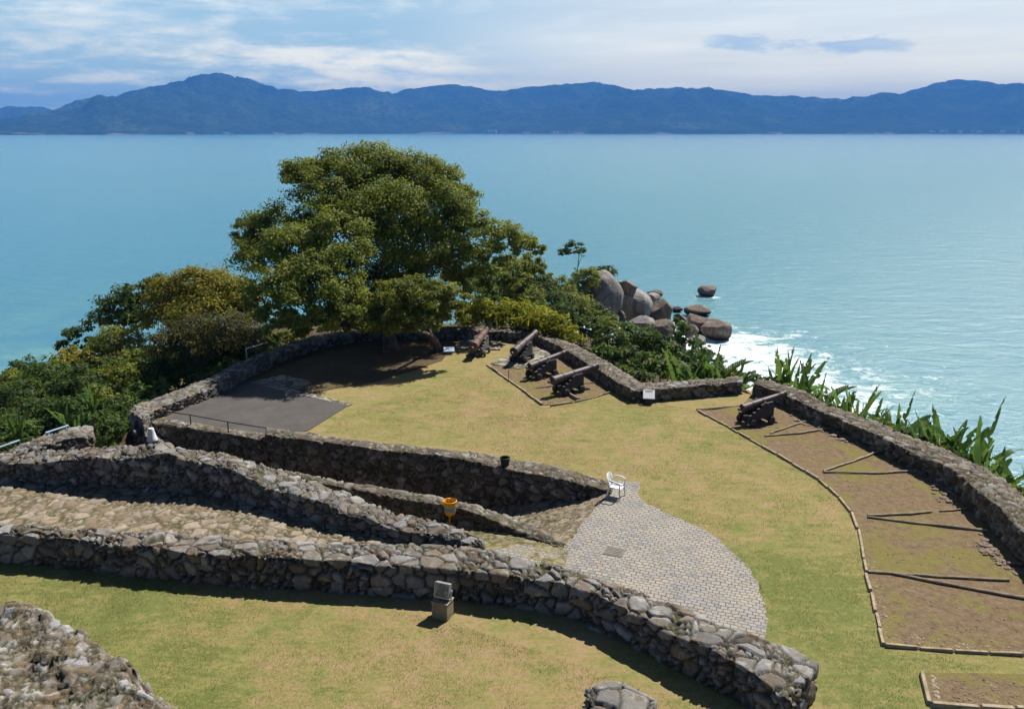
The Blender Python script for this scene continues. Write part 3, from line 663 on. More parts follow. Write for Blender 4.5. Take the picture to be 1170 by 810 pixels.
sheet('cobbled_yard', ragged(pp(cob), .16, .06, 2), .010, M_COB)
tt = [(700, 0), (660, -.45), (620, -.82), (553, -1.5), (500, -1.95), (450, -2.2), (303, -2.45), (160, -2.5)]
def frontD(px):
    xs = [176, 240, 303, 350, 400, 450, 500, 570, 620, 660, 698, 706]; ys = [484, 493, 497, 503, 509.5, 515.5, 521, 534, 544, 553, 561, 562]; zs = [.06, .06, .5, .48, .45, .42, .4, .32, .25, .18, .1, .1]
    q = P(px, np.interp(px, xs, ys), np.interp(px, xs, zs)); return q
def backC(px):
    xs = [200, 250, 300, 345, 400, 440, 480, 523, 544, 565, 587, 608, 627, 648]; ys = [505, 516, 532, 541, 551, 557, 564, 572, 577, 583, 591, 600, 611, 620]; zs = [.5, .5, .5, .5, .5, .5, .5, .5, .42, .33, .22, .13, .07, .03]
    return P(px, np.interp(px, xs, ys), np.interp(px, xs, zs))
ea, eb = [], []
for (dx, z) in tt:
    q = frontD(max(dx, 165)); ea.append((q[0], q[1] + .25, z + .005))
    cx_ = np.interp(dx, [160, 303, 450, 500, 553, 620, 660, 700], [165, 250, 430, 480, 540, 596, 622, 652]); c = backC(cx_); eb.append((c[0], c[1] - .2, z + .005))
strip('sunken_ramp', ea, eb, M_PAVE, .06, size=(.26, .26, .3), seed=5, amp=.03, groove=.035, wob=.05)
# upper ramp between the two foreground walls
fa = [(-230, 590, .9), (-100, 595, .9), (0, 602, .9), (70, 606, .9), (160, 610, .9), (245, 615, .9), (335, 620, .88), (415, 624, .85), (515, 628, .8), (556, 632, .75)]
fb = [(-230, 553, .9), (-90, 551, .9), (0, 548, .9), (70, 547, .9), (150, 551, .9), (205, 557, .9), (250, 564, .9), (300, 574, .88), (350, 586, .85), (400, 601, .85), (500, 619, .8), (550, 628, .75)]
strip('upper_ramp', [P(*q) for q in fa], [P(*q) for q in fb], M_PAVE, .06, size=(.42, .42, .34), seed=6, amp=.045, groove=.04, wob=.06)
# grassy walk beside the yellow bin
e1, e2 = [], []
for px, z in [(652, .004), (643, .004), (608, 0), (565, -.03), (523, -.1), (480, -.25), (400, -.5), (300, -.7), (200, -.8)]:
    q = P(px, np.interp(px, [250, 300, 345, 400, 440, 480, 523, 544, 565, 587, 608, 627, 643, 652], [524, 539, 548, 559, 566, 573, 580, 587, 594.5, 603, 612, 620, 627, 629]), np.interp(px, [523, 544, 565, 587, 608, 627, 643], [.5, .42, .33, .22, .13, .07, .03])); e1.append((q[0], q[1] + .2, z + .012))
for px, py, z in [(640, 655, .004), (600, 645, .004), (570, 640, 0), (545, 622, .9), (500, 600, 1.1), (457, 586, 1.25), (355, 547, 1.6), (252, 520, 1.98), (150, 510, 2.1)]:
    q = P(px, py, z); i = len(e2); e2.append((q[0], q[1] - .3, e1[i][2]))
strip('grassy_walk', e1, e2, M_RAMPGRASS, .06, size=(.3, .3, .3), seed=15, amp=.012, groove=.015, wob=.02)
# gun platforms
sheet('battery_ground', pp([(798, 470), (832, 488), (870, 510), (905, 530), (935, 548), (958, 568), (975, 588), (985, 620), (990, 655), (1000, 700), (1010, 738), (1090, 744), (1170, 748), (1300, 756)]) + [P(x, y, .3) for x, y in [(1262, 690), (1185, 612), (1145, 572), (1100, 539), (1058, 520), (990, 488), (905, 452), (864, 440)]] + pp([(846, 465)]), .008, M_DIRT)
sheet('battery_ground', pp([(556, 419), (583, 436), (622, 463), (640, 461), (700, 448), (713, 441)]) + [P(x, y, .3) for x, y in [(700, 427), (676, 412), (650, 398), (632, 389)]] + pp([(600, 411)]), .008, M_DIRT)
sheet('battery_ground', pp([(1053, 768), (1062, 806), (1120, 809), (1260, 816), (1240, 776), (1170, 770)]), .008, M_DIRT)
strip('slab_platform', [P(560, 415, .05), P(594, 421.5, .05), P(632, 407, .05)], [P(574, 409, .05), P(600, 396, .05), P(634, 395, .05)], M_SLAB, .06, size=(.9, .8, .3), seed=18, amp=.02, groove=.03, wob=0)
strip('slab_platform', [P(520, 398, .05), P(572, 399, .05)], [P(528, 388, .05), P(572, 389, .05)], M_SLAB, .06, size=(.9, .8, .3), seed=19, amp=.02, groove=.03, wob=0)

# ------------------------------------------------------------------ hillside and sea
COAST = [(-140, 60), (-85, 62), (-62, 78), (-54, 92), (-40, 108), (-20, 118), (0, 116), (10, 108), (17, 105), (21, 99), (23, 90), (25, 78), (27, 65), (29, 50), (34, 35), (38, 15), (42, -30), (-140, -30)]
def hz(Pt):
    Pt = np.asarray(Pt, float)
    ins = inside(Pt, TP); di = polydist(Pt, TP); ic = inside(Pt, COAST); dc = polydist(Pt, COAST)
    t = di / (di + dc + 1e-6)
    z = -1.4 * sstep(0, 1.2, di) + (SEA + 1.4 - .4) * t ** .85
    z = z + (fbm(np.c_[Pt[:, :2] * .18, Pt[:, 0] * 0], 4, 2) - .5) * 2.2 * sstep(1, 8, di)
    zo = SEA - .4 - 4 * sstep(0, 25, dc)
    z = np.where(ic, z, zo); z = np.where(ins, -3.0 + 2.4 * 0, z)
    return z
def hz1(x, y): return float(hz([[x, y, 0]])[0])
def hillside():
    gx, gy = np.arange(-140, 60, .8), np.arange(-30, 135, .8)
    X, Y = np.meshgrid(gx, gy, indexing='ij'); Pt = np.stack([X.ravel(), Y.ravel(), 0 * X.ravel()], 1)
    V = np.c_[Pt[:, :2], hz(Pt)]; ids = np.arange(len(V)).reshape(len(gx), len(gy))
    Fa = np.stack([ids[:-1, :-1], ids[1:, :-1], ids[1:, 1:], ids[:-1, 1:]], -1).reshape(-1, 4)
    me = np_mesh('hillside_ground', V, Fa, M_HILL); tag(obj('hillside_ground', me), kind='structure')
hillside()
ROCKS = []
def sea():
    def axis(lo, hi, st, far):
        a = list(np.arange(lo, hi, st)); s = st
        x = hi
        while x < far: a.append(x); s *= 1.25; x += s
        a.append(far)
        s = st; x = lo - st; b = []
        while x > -far: b.append(x); s *= 1.25; x -= s
        b.append(-far); return np.array(b[::-1] + a)
    gx, gy = axis(-110, 110, 1.1, 14500), axis(20, 190, 1.1, 14500)
    X, Y = np.meshgrid(gx, gy, indexing='ij'); Pt = np.stack([X.ravel(), Y.ravel(), 0 * X.ravel()], 1)
    ic = inside(Pt, COAST); d = np.where(ic, 0, polydist(Pt, COAST))
    right = sstep(-10, 25, Pt[:, 0]); wid = 1.2 + 13 * right * sstep(64, 80, Pt[:, 1]) * (1 - sstep(106, 120, Pt[:, 1])) + 1.5 * right
    foam = np.exp(-(d / wid) ** 1.5) * (.25 + .75 * right)
    for (x, y, r) in [(Q(809, 337, 131)[0], 131, 2.4), (24, 108, 7), (27, 101, 7)]:
        foam = np.maximum(foam, .8 * np.exp(-((np.hypot(Pt[:, 0] - x, Pt[:, 1] - y) / r) ** 2)))
    teal = .15 + .85 * sstep(-60, 90, Pt[:, 0] * 1.0 + 0 * Pt[:, 1]) * np.exp(-np.maximum(0, Pt[:, 1] - 120) / 900.)
    sand = np.exp(-d / 22.) * .8
    me = np_mesh('sea', np.c_[Pt[:, :2], np.full(len(Pt), SEA)], np.stack([np.arange(len(Pt)).reshape(len(gx), len(gy))[s] for s in ((slice(0, -1), slice(0, -1)), (slice(1, None), slice(0, -1)), (slice(1, None), slice(1, None)), (slice(0, -1), slice(1, None)))], -1).reshape(-1, 4), M_SEA)
    attr(me, 'sea', np.stack([foam, teal, sand], 1))
    tag(obj('sea', me), kind='structure')
sea()
# ------------------------------------------------------------------ far hills
RIDGE = [(-700, 118), (-300, 120), (-120, 118), (-40, 124), (0, 127), (20, 137), (38, 136), (60, 130), (95, 122), (108, 117), (130, 112), (150, 112), (170, 105), (210, 96), (240, 85.5), (252, 83.5), (265, 83), (280, 84), (292, 89), (310, 94), (340, 101), (365, 105), (400, 101.5), (430, 101), (457, 106), (480, 101), (500, 98), (510, 96), (522, 96.5), (540, 99), (575, 105), (601, 100.5), (631, 96.5), (650, 97), (670, 94), (685, 95), (703, 99), (739, 103), (775, 100), (806, 103), (847, 108), (898, 111), (949, 114), (980, 109), (1011, 107), (1031, 100), (1050, 94), (1067, 91.5), (1098, 93.5), (1124, 97), (1170, 98), (1300, 92), (1500, 104), (1900, 108)]
BACK = [(-700, 130), (-60, 128), (0, 128), (40, 123), (60, 124), (90, 127), (130, 128), (200, 126), (400, 118), (700, 118), (1900, 118)]
def hills(name, prof, r0, r1, seed, nr=150, shorew=.0, top=.62):
    xs = np.arange(-700, 1900, 3.2); th = np.arctan((xs - CX) / F)
    yp = np.interp(xs, [p[0] for p in prof], [p[1] for p in prof])
    yp = yp + (fbm(np.stack([xs / 13, xs * 0, xs * 0 + seed], 1), 5, seed) - .5) * 4.0
    ang = np.arctan((CY - yp) / F) - PITCH
    # elevation above the horizontal along each bearing
    te = np.array([(lambda d: d[2] / math.hypot(d[0], d[1]))(ray(x, y)) for x, y in zip(xs, yp)])
    rr = np.linspace(0, 1, nr)
    T, U = np.meshgrid(th, rr, indexing='ij'); Xs = np.meshgrid(xs, rr, indexing='ij')[0]
    shore = r0 * (1.06 + .22 * np.clip(T, -.8, .8) + .05 * np.sin(T * 9 + seed) + .09 * (fbm(np.stack([Xs.ravel() / 90, Xs.ravel() * 0, Xs.ravel() * 0 + 3], 1), 4, seed + 2).reshape(T.shape) - .5))
    Rr = shore + U * (r1 - r0)
    wx, wy = Rr * np.sin(T) , Rr * np.cos(T)
    Pt = np.stack([wx.ravel(), wy.ravel(), 0 * wx.ravel()], 1)
    n = fbm(Pt / 1500., 6, seed + 5).reshape(T.shape); rid = 1 - np.abs(fbm(Pt / 1050. + 7, 5, seed + 9).reshape(T.shape) - .5) * 4
    rise = sstep(0, top, U) ** .85 * (1 - .75 * sstep(top, 1.0, U))
    hgt = rise * (.45 + .55 * np.clip(rid, -.3, 1) * sstep(0, .25, U)) * (.75 + .5 * n)
    hgt = hgt + .05 * sstep(0, .06, U)
    # every bearing reaches the surveyed skyline
    tang = (hgt / Rr).max(1); need = te + 0 * te
    absH = hgt / tang[:, None] * (te[:, None])           # height over the eye when it reaches te
    frac = hgt / Rr / tang[:, None]
    Z = SEA - 3 + frac * Rr * (te[:, None]) + (CAMZ - SEA + 3) * np.clip(frac, 0, 1) ** 1.0
    Z = Z + (fbm(Pt / 120., 4, seed + 20).reshape(T.shape) - .5) * 30 * sstep(.01, .1, U)
    Z = Z + (fbm(Pt / 430., 4, seed + 30).reshape(T.shape) - .5) * 110 * sstep(.02, .25, U) * (1 - sstep(.45, .6, U))
    Z[:, 0] = SEA - 6
    V = np.stack([wx.ravel(), wy.ravel(), Z.ravel()], 1)
    ids = np.arange(len(V)).reshape(T.shape)
    Fa = np.stack([ids[:-1, :-1], ids[1:, :-1], ids[1:, 1:], ids[:-1, 1:]], -1).reshape(-1, 4)
    me = np_mesh(name, V, Fa, M_HILLS)
    if me.polygons[100].normal.z < 0: me.flip_normals()
    tag(obj(name, me), kind='structure'); return V.max(0)
h1 = hills('hills', RIDGE, 7300, 10800, 3)
h2 = hills('hills', BACK, 11500, 13600, 8, nr=50)
# haze: the air between here and the hills
HAZE_D = 1.1e-4
def haze():
    m = MT('sea_haze'); v = m.n('ShaderNodeVolumePrincipled', {'Color': (.10, .35, .92, 1), 'Density': HAZE_D, 'Anisotropy': .0})
    m.t.links.new(v.outputs[0], m.out.inputs['Volume'])
    b = MB(); b.box((0, 0, 0), (29600, 29600, 1)); me_o = b.build('haze', m.m)
    lo, hi = SEA - 8, max(h1[2], h2[2]) + 25
    for vt in me_o.data.vertices: vt.co.z = lo if vt.co.z < 0 else hi
    tag(me_o, kind='stuff')
haze()
# ------------------------------------------------------------------ foliage
def leaf_cloud(lobes, ll, lw, cover, seed, up=.5, droop=0.0, clump=.17, inner=.74, flat=1.0):
    """lobes: (x,y,z,rx,ry,rz); many small leaf blades gathered in clumps through the volume of each lobe"""
    g = np.random.default_rng(seed); C, Nn, A = [], [], []
    for (x, y, z, rx, ry, rz) in lobes:
        rm = (rx * ry * rz) ** (1 / 3)
        n = int(cover * 4 * rm * rm / (ll * lw * .55)); k = max(14, int(rm * rm * 24))
        dv = g.normal(size=(k, 3)); dv /= np.linalg.norm(dv, axis=1)[:, None]
        dv[:, 2] = np.where(dv[:, 2] < -.65, -dv[:, 2] * .6, dv[:, 2])
        cr = inner + (1.04 - inner) * g.random(k) ** .6
        cr *= .86 + .34 * g.random(k)
        cc = dv * cr[:, None]; ca = g.random(k)
        cs = clump * (.55 + .9 * g.random(k))
        w = cs ** 1.6; pick = g.choice(k, n, p=w / w.sum())
        off = np.clip(g.normal(size=(n, 3)), -1.7, 1.7) * cs[pick][:, None] * np.array([1, 1, .7 * flat])
        p = cc[pick] + off
        out = p / (np.linalg.norm(p, axis=1)[:, None] + 1e-6) + off / (cs[pick][:, None] + 1e-6) * .35
        C.append(np.array([x, y, z]) + p * np.array([rx, ry, rz])); Nn.append(out)
        A.append(np.stack([g.random(n), np.clip(ca[pick] * .75 + .25 * (p[:, 2] * 0 + g.random(n)), 0, 1), g.random(n)], 1))
    C = np.concatenate(C); O = np.concatenate(Nn); A = np.concatenate(A); n = len(C)
    nrm = O * .8 + np.array([0, 0, up]) + g.normal(size=(n, 3)) * .55; nrm /= np.linalg.norm(nrm, axis=1)[:, None]
    a = np.cross(nrm, g.normal(size=(n, 3))); a[:, 2] -= droop; a /= np.linalg.norm(a, axis=1)[:, None]
    b = np.cross(nrm, a); b /= np.linalg.norm(b, axis=1)[:, None]
    s = (.65 + .7 * g.random(n))[:, None]
    V = np.stack([C - a * ll / 2 * s, C + b * lw / 2 * s + a * ll * .08 * s, C + a * ll / 2 * s - nrm * ll * .12 * s, C - b * lw / 2 * s + a * ll * .08 * s], 1).reshape(-1, 3)
    return V, np.arange(4 * n).reshape(n, 4), np.repeat(A, 4, 0)
def crown_mesh(name, lobes, mat, ll, lw, cover, seed, **kw):
    V, Fc, A = leaf_cloud(lobes, ll, lw, cover, seed, **kw)
    me = np_mesh(name, V, Fc, mat, smooth=False); attr(me, 'leaf', A); return me
def ground(x, y):
    return 0.0 if inside(np.array([[x, y, 0]]), TP)[0] else hz1(x, y)
def px_lobes(spec, Y):
    L = []
    for s in spec:
        px, py, r = s[:3]; dY = s[3] if len(s) > 3 else 0; sq = s[4] if len(s) > 4 else .85
        q = Q(px, py, Y + dY); rm = r * (Y + dY) / F / CP
        L.append((q[0], q[1], q[2], rm, rm * 1.0, rm * sq))
    return L
NSEED = [100]
def plant(name, label, cat, spec, Y, mat, ll=.26, lw=.15, cover=4.0, group=None, base=None, trunk_r=.12, bark=None, limbs=True, **kw):
    NSEED[0] += 1; L = px_lobes(spec, Y)
    cx = sum(l[0] * l[3] for l in L) / sum(l[3] for l in L); cyy = sum(l[1] * l[3] for l in L) / sum(l[3] for l in L)
    if base: bx, by = base
    else: bx, by = cx, cyy
    gz = ground(bx, by)
    root = empty(name, (bx, by, gz)); tag(root, label, cat, group)
    L = [(l[0] - bx, l[1] - by, l[2] - gz, l[3], l[4], l[5]) for l in L]
    me = crown_mesh('crown' if cat == 'tree' else 'foliage', L, mat, ll, lw, cover, NSEED[0], **kw); obj(me.name.split('.')[0], me, root)
    g = random.Random(NSEED[0]); b = MB()
    zc = min(l[2] - l[5] * .5 for l in L); fork = max(1.3 if cat == 'tree' else .3, zc * .55)
    fx, fy = (cx - bx) * .35, (cyy - by) * .35
    lean = g.uniform(-.2, .2)
    b.tube([(0, 0, -.3), (fx * .3 + lean * .3, fy * .3, fork * .45), (fx, fy, fork)], [trunk_r * 1.35, trunk_r, trunk_r * .85], 8)
    nodes = [(Vector((fx, fy, fork)), 0.0, trunk_r * .8)]
    for l in sorted(L, key=lambda q: (Vector(q[:3]) - nodes[0][0]).length):
        e = Vector(l[:3]) + Vector((0, 0, -l[5] * .1))
        a, pl, ra = min(nodes, key=lambda q: (e - q[0]).length + .35 * q[1] + (2 if q[0].z > e.z + .5 else 0))
        m = a.lerp(e, .5) + Vector((g.uniform(-.3, .3), g.uniform(-.3, .3), g.uniform(-.25, .15))) * l[3] * .6
        rr = max(.02, min(ra * .72, trunk_r * .55))
        b.tube([tuple(a), tuple(a.lerp(m, .5) + Vector((g.uniform(-.1, .1), g.uniform(-.1, .1), 0)) * l[3]), tuple(m), tuple(e)], [rr, rr * .92, rr * .85, rr * .7], 6)
        nodes.append((m, pl + (m - a).length, rr * .85)); nodes.append((e, pl + (e - a).length, rr * .7))
        for q in range(5):
            d = Vector((g.uniform(-1, 1), g.uniform(-1, 1), g.uniform(-.2, 1))).normalized()
            t0 = m.lerp(e, g.uniform(.3, 1)); t1 = Vector(l[:3]) + Vector((d.x * l[3], d.y * l[4], d.z * l[5])) * .8
            b.tube([tuple(t0), tuple(t0.lerp(t1, .5) + Vector((0, 0, -.08 * l[3]))), tuple(t1)], [rr * .4, rr * .28, rr * .12], 4)
    b.build('trunk' if cat == 'tree' else 'stem', bark or M_BARK, root, smooth=True)
    return root
big = [(425, 197, 34, 1), (395, 195, 30, 0), (355, 203, 26, -0.6), (340, 200, 14, -0.6), (372, 226, 32, -1.8), (445, 200, 30, 1.5), (478, 204, 27, 2), (505, 212, 28, 1), (526, 232, 22, 1.5), (500, 240, 34, -1.2), (455, 236, 34, -1.8),
       (415, 248, 34, -2.4), (385, 268, 30, -5), (350, 262, 20, -3), (310, 262, 28, -0.6), (290, 268, 20, -0.6), (335, 285, 30, -5.5), (300, 295, 28, -3.5), (285, 285, 16, 0), (320, 325, 32, -7.5), (300, 340, 20, -5), (360, 315, 30, -7.5), (400, 300, 30, -6.5), (440, 280, 30, -3.0), (478, 275, 32, -1.8), (515, 262, 26, -0.6),
       (545, 265, 24, 0), (575, 275, 22, 1), (600, 284, 15, 1, .75), (615, 286, 9, 1, .7), (560, 292, 20, 1.5, .7), (525, 296, 26, 1), (490, 308, 26, 2), (345, 350, 28, -8.5), (325, 372, 20, -8), (360, 370, 22, -9), (312, 358, 18, -6.5), (390, 340, 28, -8.5), (380, 366, 20, -8), (455, 310, 28, 0), (425, 330, 28, -1.2), (410, 365, 22, -0.6), (455, 360, 24, 1), (490, 345, 26, 3), (440, 245, 30, 3), (380, 250, 30, 3), (540, 318, 20, 2), (560, 312, 16, 3), (520, 325, 18, 3)]
bb = P(447, 402, 0)
plant('broadleaf_tree', 'huge spreading olive green tree shading the north end of the lawn', 'tree', big, 51, L_OLIVE, .18, .10, 5.2, base=bb[:2], trunk_r=.42)
small = [(412, 345, 20, 0, .8), (432, 338, 22, .3, .75), (455, 337, 24, 0, .75), (478, 336, 24, .3, .75), (500, 340, 24, .3, .75), (520, 342, 17, .8, .75), (405, 362, 17, 0), (430, 362, 22, -.4, .75), (458, 364, 22, -.4, .75), (486, 364, 22, -.2, .75), (510, 360, 20, .4, .8), (440, 374, 14, 0), (470, 374, 12, 0)]
sb = P(503, 401, 0)
plant('broadleaf_tree', 'low flat topped olive tree in front of the huge spreading tree, bare trunk showing', 'tree', small, 44.3, L_LIGHTOLIVE, .165, .095, 5.0, base=sb[:2], trunk_r=.24)
plant('round_tree', 'round yellow green tree with thin pale branches beyond the asphalt yard', 'tree', [(205, 345, 32, 0), (240, 338, 32, 0), (222, 324, 20, 0), (255, 326, 22, 0), (190, 336, 18, 0), (280, 340, 18, 0), (268, 348, 26, 0), (182, 362, 20, -1), (285, 362, 18, 0), (225, 362, 30, -2)], 58, L_GOLD, .20, .11, 4.6, bark=M_PALEBARK, trunk_r=.16)
plant('round_tree', 'dark green tree against the sea just left of the yellow green tree', 'tree', [(140, 352, 26, 0), (118, 366, 18, 0), (162, 338, 20, 0), (180, 330, 16, 1), (155, 368, 20, -1)], 61, L_DARK, .26, .15, 4, trunk_r=.16)
plant('round_tree', 'small dark tree at the left with the surf behind it', 'tree', [(84, 386, 13, 0), (74, 396, 10, 0), (98, 393, 10, 0)], 60, L_DARK, .24, .14, 4, trunk_r=.09)
plant('thin_tree', 'tiny slender tree with a flat tuft standing up above the boulders', 'tree', [(655, 283, 10, 0, .6), (646, 288, 8, 0, .6), (662, 289, 7, 0, .6)], 88, L_DARK, .3, .18, 4, trunk_r=.10, base=Q(655, 315, 88)[:2])
plant('thin_tree', 'small dark tree with a thin trunk standing before the brown boulders', 'tree', [(776, 374, 11, 0), (768, 388, 11, 0), (784, 391, 9, 0), (774, 402, 9, 0)], 62, L_BRIGHT, .26, .15, 4, trunk_r=.07)
# named bushes
plant('bush', 'olive brown bush between the yellow green tree and the asphalt yard parapet', 'bush', [(225, 388, 30, 0), (262, 385, 32, -1), (195, 395, 26, -1), (290, 385, 22, 1), (245, 405, 22, -2)], 52, L_BROWN, .19, .10, 4.4, trunk_r=.08, bark=M_PALEBARK)
plant('bush', 'rounded olive bush below the dark green tree at left', 'bush', [(128, 393, 22, 0), (148, 398, 20, 0), (112, 402, 16, 0)], 56, L_OLIVE, .2, .09, 4, trunk_r=.08)
plant('bush', 'bush with a tuft of gold leaves at the left near the small dark tree', 'bush', [(78, 412, 17, 0), (98, 415, 16, 0)], 54, L_GOLD, .24, .14, 4, trunk_r=.07)
plant('bush', 'bright green bush beside the trunk of the low flat topped olive tree', 'bush', [(548, 350, 17, 0), (535, 362, 14, 0), (560, 338, 14, 1)], 55, L_BRIGHT, .26, .13, 4, trunk_r=.07)
plant('bush', 'lone flat topped bush right of the big boulder, silhouetted on the sea', 'bush', [(690, 309, 12, 0, .5), (680, 311, 9, 0, .5), (699, 311, 7, 0, .5)], 96, L_DARK, .3, .16, 4, trunk_r=.08)
plant('bush', 'dark green bush growing on the shoulder of the big boulder', 'bush', [(668, 318, 14, 0), (660, 328, 14, 0), (658, 341, 12, 0), (676, 316, 9, -1)], 88, L_OLIVE, .28, .15, 4, trunk_r=.08)
plant('bush', 'small leafy bush with dark red leaves beside the parapet in the shade', 'bush', [(327, 389, 6, 0)], 54, mat_leaf('red_leaves', [(.1, (.10, .02, .01)), (.5, (.2, .05, .02)), (.9, (.3, .1, .03))]), .2, .11, 4, trunk_r=.04)
# yellow hedge behind the north parapet: one clipped mass per clump
hed = [(540, 359, 16), (560, 357, 17), (580, 359, 17), (600, 362, 17), (618, 367, 16), (635, 374, 14), (650, 383, 11)]
for i, (x, y, r) in enumerate(hed):
    plant('hedge_shrub', 'yellow green spiky shrub in the bright hedge behind the curved parapet', 'shrub', [(x, y, r, 0), (x + 8, y + 5, r * .8, -.6), (x - 7, y + 5, r * .8, .4)], 54.5 - i * .9, L_CROTON, .42, .11, 4.2, group='yellow hedge shrubs behind the curved parapet', trunk_r=.05, up=.1, clump=.3)
plant('bush', 'olive bush under the low right limb of the huge spreading tree', 'bush', [(585, 312, 20, 0), (605, 305, 15, 1), (565, 322, 18, -1), (618, 312, 12, 1), (592, 328, 16, -1), (545, 330, 16, 0)], 59, L_OLIVE, .2, .11, 4.6, trunk_r=.08)
# dark scrub between hedge and boulders
for i, (x, y, r, Y) in enumerate([(600, 342, 20, 64), (578, 333, 18, 62), (627, 340, 22, 66), (655, 352, 20, 66), (680, 362, 18, 66), (612, 322, 16, 68), (638, 330, 16, 72), (640, 362, 18, 60), (668, 374, 16, 60), (693, 372, 14, 64), (610, 356, 16, 60), (590, 318, 16, 62)]):
    plant('scrub_bush', 'dark dense scrub bush on the slope between the yellow hedge and the boulders', 'bush', [(x, y, r, 0, .75), (x + r * .6, y + r * .3, r * .7, -.5), (x - r * .6, y + r * .3, r * .7, .5)], Y, L_DARK if i % 3 else L_OLIVE, .2, .11, 4.6, group='dark scrub below the boulders', trunk_r=.06)
for i, (x, y, r, Y) in enumerate([(700, 388, 16, 56), (725, 385, 17, 58), (748, 395, 15, 58), (690, 402, 13, 51), (715, 408, 16, 51), (740, 415, 17, 49), (762, 420, 15, 49), (765, 402, 13, 57), (785, 425, 13, 48), (712, 425, 11, 46.5), (735, 430, 10, 46), (790, 408, 10, 58)]):
    plant('leafy_shrub', 'bright leafy green shrub just outside the corner of the stone walls', 'shrub', [(x, y, r, 0, .8), (x + r * .6, y + r * .35, r * .75, -.4), (x - r * .6, y + r * .35, r * .7, .3)], Y, L_BRIGHT if i % 2 else L_DARK, .27, .15, 3.6, group='green shrubs outside the wall corner', trunk_r=.05)
# thicket on the west slope
thk = [(20, 455, 30, 47), (55, 432, 30, 51), (95, 440, 32, 49), (140, 432, 30, 50), (180, 425, 26, 51), (10, 490, 26, 42), (45, 475, 30, 44), (90, 472, 32, 44), (130, 470, 28, 44), (5, 440, 22, 52), (215, 418, 18, 51), (165, 450, 22, 46), (-30, 470, 34, 46), (120, 498, 20, 40.5), (75, 500, 18, 40.5), (145, 495, 14, 41), (-40, 505, 30, 40), (25, 508, 16, 39), (240, 420, 12, 49), (270, 408, 12, 50), (110, 415, 20, 54), (150, 410, 20, 54), (-70, 450, 40, 52), (300, 398, 10, 51), (262, 418, 13, 47.5), (285, 404, 14, 50), (312, 392, 13, 52), (335, 384, 12, 54), (228, 432, 12, 46), (250, 398, 22, 53), (200, 408, 24, 54), (165, 420, 24, 53), (30, 425, 22, 55), (110, 460, 26, 46), (160, 470, 20, 43.5), (185, 445, 16, 45.5), (134, 487, 13, 36.6), (118, 478, 14, 38), (140, 478, 12, 39)]
for i, (x, y, r, Y) in enumerate(thk):
    plant('thicket_shrub', 'dark green leafy shrub in the dense thicket down the left slope', 'shrub', [(x, y, r * .8, 0), (x + r * .6, y + r * .35, r * .7, -.5), (x - r * .6, y + r * .35, r * .7, .5), (x, y + r * .7, r * .7, -.8)], Y, [L_DARK, L_BRIGHT, L_DARK, L_OLIVE, L_DARK, L_BRIGHT][i % 6], .21, .12, 4.2, group='shrubs in the thicket on the left slope', trunk_r=.06)
# ------------------------------------------------------------------ banana plants
def banana_mesh(seed, nl, L0, upright):
    g = random.Random(seed); V, Fs, A = [], [], []
    for q in range(nl):
        az = q * 2.4 + g.uniform(-.5, .5); L = L0 * g.uniform(.6, 1.0); el = R(g.uniform(upright, 88)); bend = g.uniform(.1, .8) if g.random() < .6 else g.uniform(1.0, 2.3); ca = g.random()
        h = Vector((math.cos(az), math.sin(az), 0)); side = Vector((-math.sin(az), math.cos(az), 0))
        tw = g.uniform(-.9, .9); n = 34; p = Vector((h.x * .07, h.y * .07, .5 + .2 * g.random())); a = el; pts = []
        for i in range(n + 1):
            t = i / n; pts.append((p.copy(), a)); a = el - bend * t * t; p = p + (h * math.cos(a) + Vector((0, 0, math.sin(a)))) * L / n
        wmax = L * g.uniform(.052, .082); lean = [g.uniform(-.3, .3), g.uniform(-.3, .3)]; fold = g.uniform(.15, .6); cut = [1, 1]
        for i in range(n):
            (p, a), (p2, a2) = pts[i], pts[i + 1]; t = (i + .5) / n
            if t < .1: 
                w = wmax * .07
            else: w = wmax * max(.04, math.sin(math.pi * min(1, (t - .07) / .93) ** .7)) ** .55
            d = h * math.cos(a) + Vector((0, 0, math.sin(a))); nrm = Vector((-math.sin(a) * h.x, -math.sin(a) * h.y, math.cos(a)))
            sd_ = side * math.cos(tw) + nrm * math.sin(tw)
            for k, sgn in ((0, -1), (1, 1)):
                if g.random() < .22: cut[k] = g.uniform(.45, 1.1); lean[k] = g.uniform(-.3, .8); 
                if g.random() < .05 and t > .2: continue
                e = sd_ * sgn * w * cut[k] + nrm * w * fold * (1 if cut[k] > .8 else -.6) + d * w * lean[k]
                b0 = len(V); V += [tuple(p), tuple(p2), tuple(p2 + e), tuple(p + e)]
                Fs.append((b0, b0 + 1, b0 + 2, b0 + 3) if sgn > 0 else (b0, b0 + 3, b0 + 2, b0 + 1))
                c = (ca * .6 + .2, (.85 if g.random() < .07 else g.random() * .35 + .2), 0); A += [c] * 4
    me = np_mesh('leaves', np.array(V), np.array(Fs), L_BANANA, smooth=False); attr(me, 'leaf', np.array(A)[:len(me.vertices)]); return me
def stem_mesh(seed):
    b = MB(); b.tube([(0, 0, -.9), (.02, .01, 0), (0, 0, .75)], [.13, .11, .06], 9)
    o = b.build('stem', M_BANSTEM, None, smooth=True); return o
M_BANSTEM = mat_simple('banana_stem', (.14, .16, .05), .7, .5, 4, second=(.12, .08, .04))
BPROTO = [banana_mesh(5, 12, 2.4, 70), banana_mesh(6, 13, 2.1, 60), banana_mesh(8, 11, 2.6, 74), banana_mesh(11, 13, 2.1, 54), banana_mesh(17, 12, 2.3, 64), banana_mesh(23, 11, 2.5, 70)]
_so = stem_mesh(1); STEM = _so.data; bpy.data.objects.remove(_so)
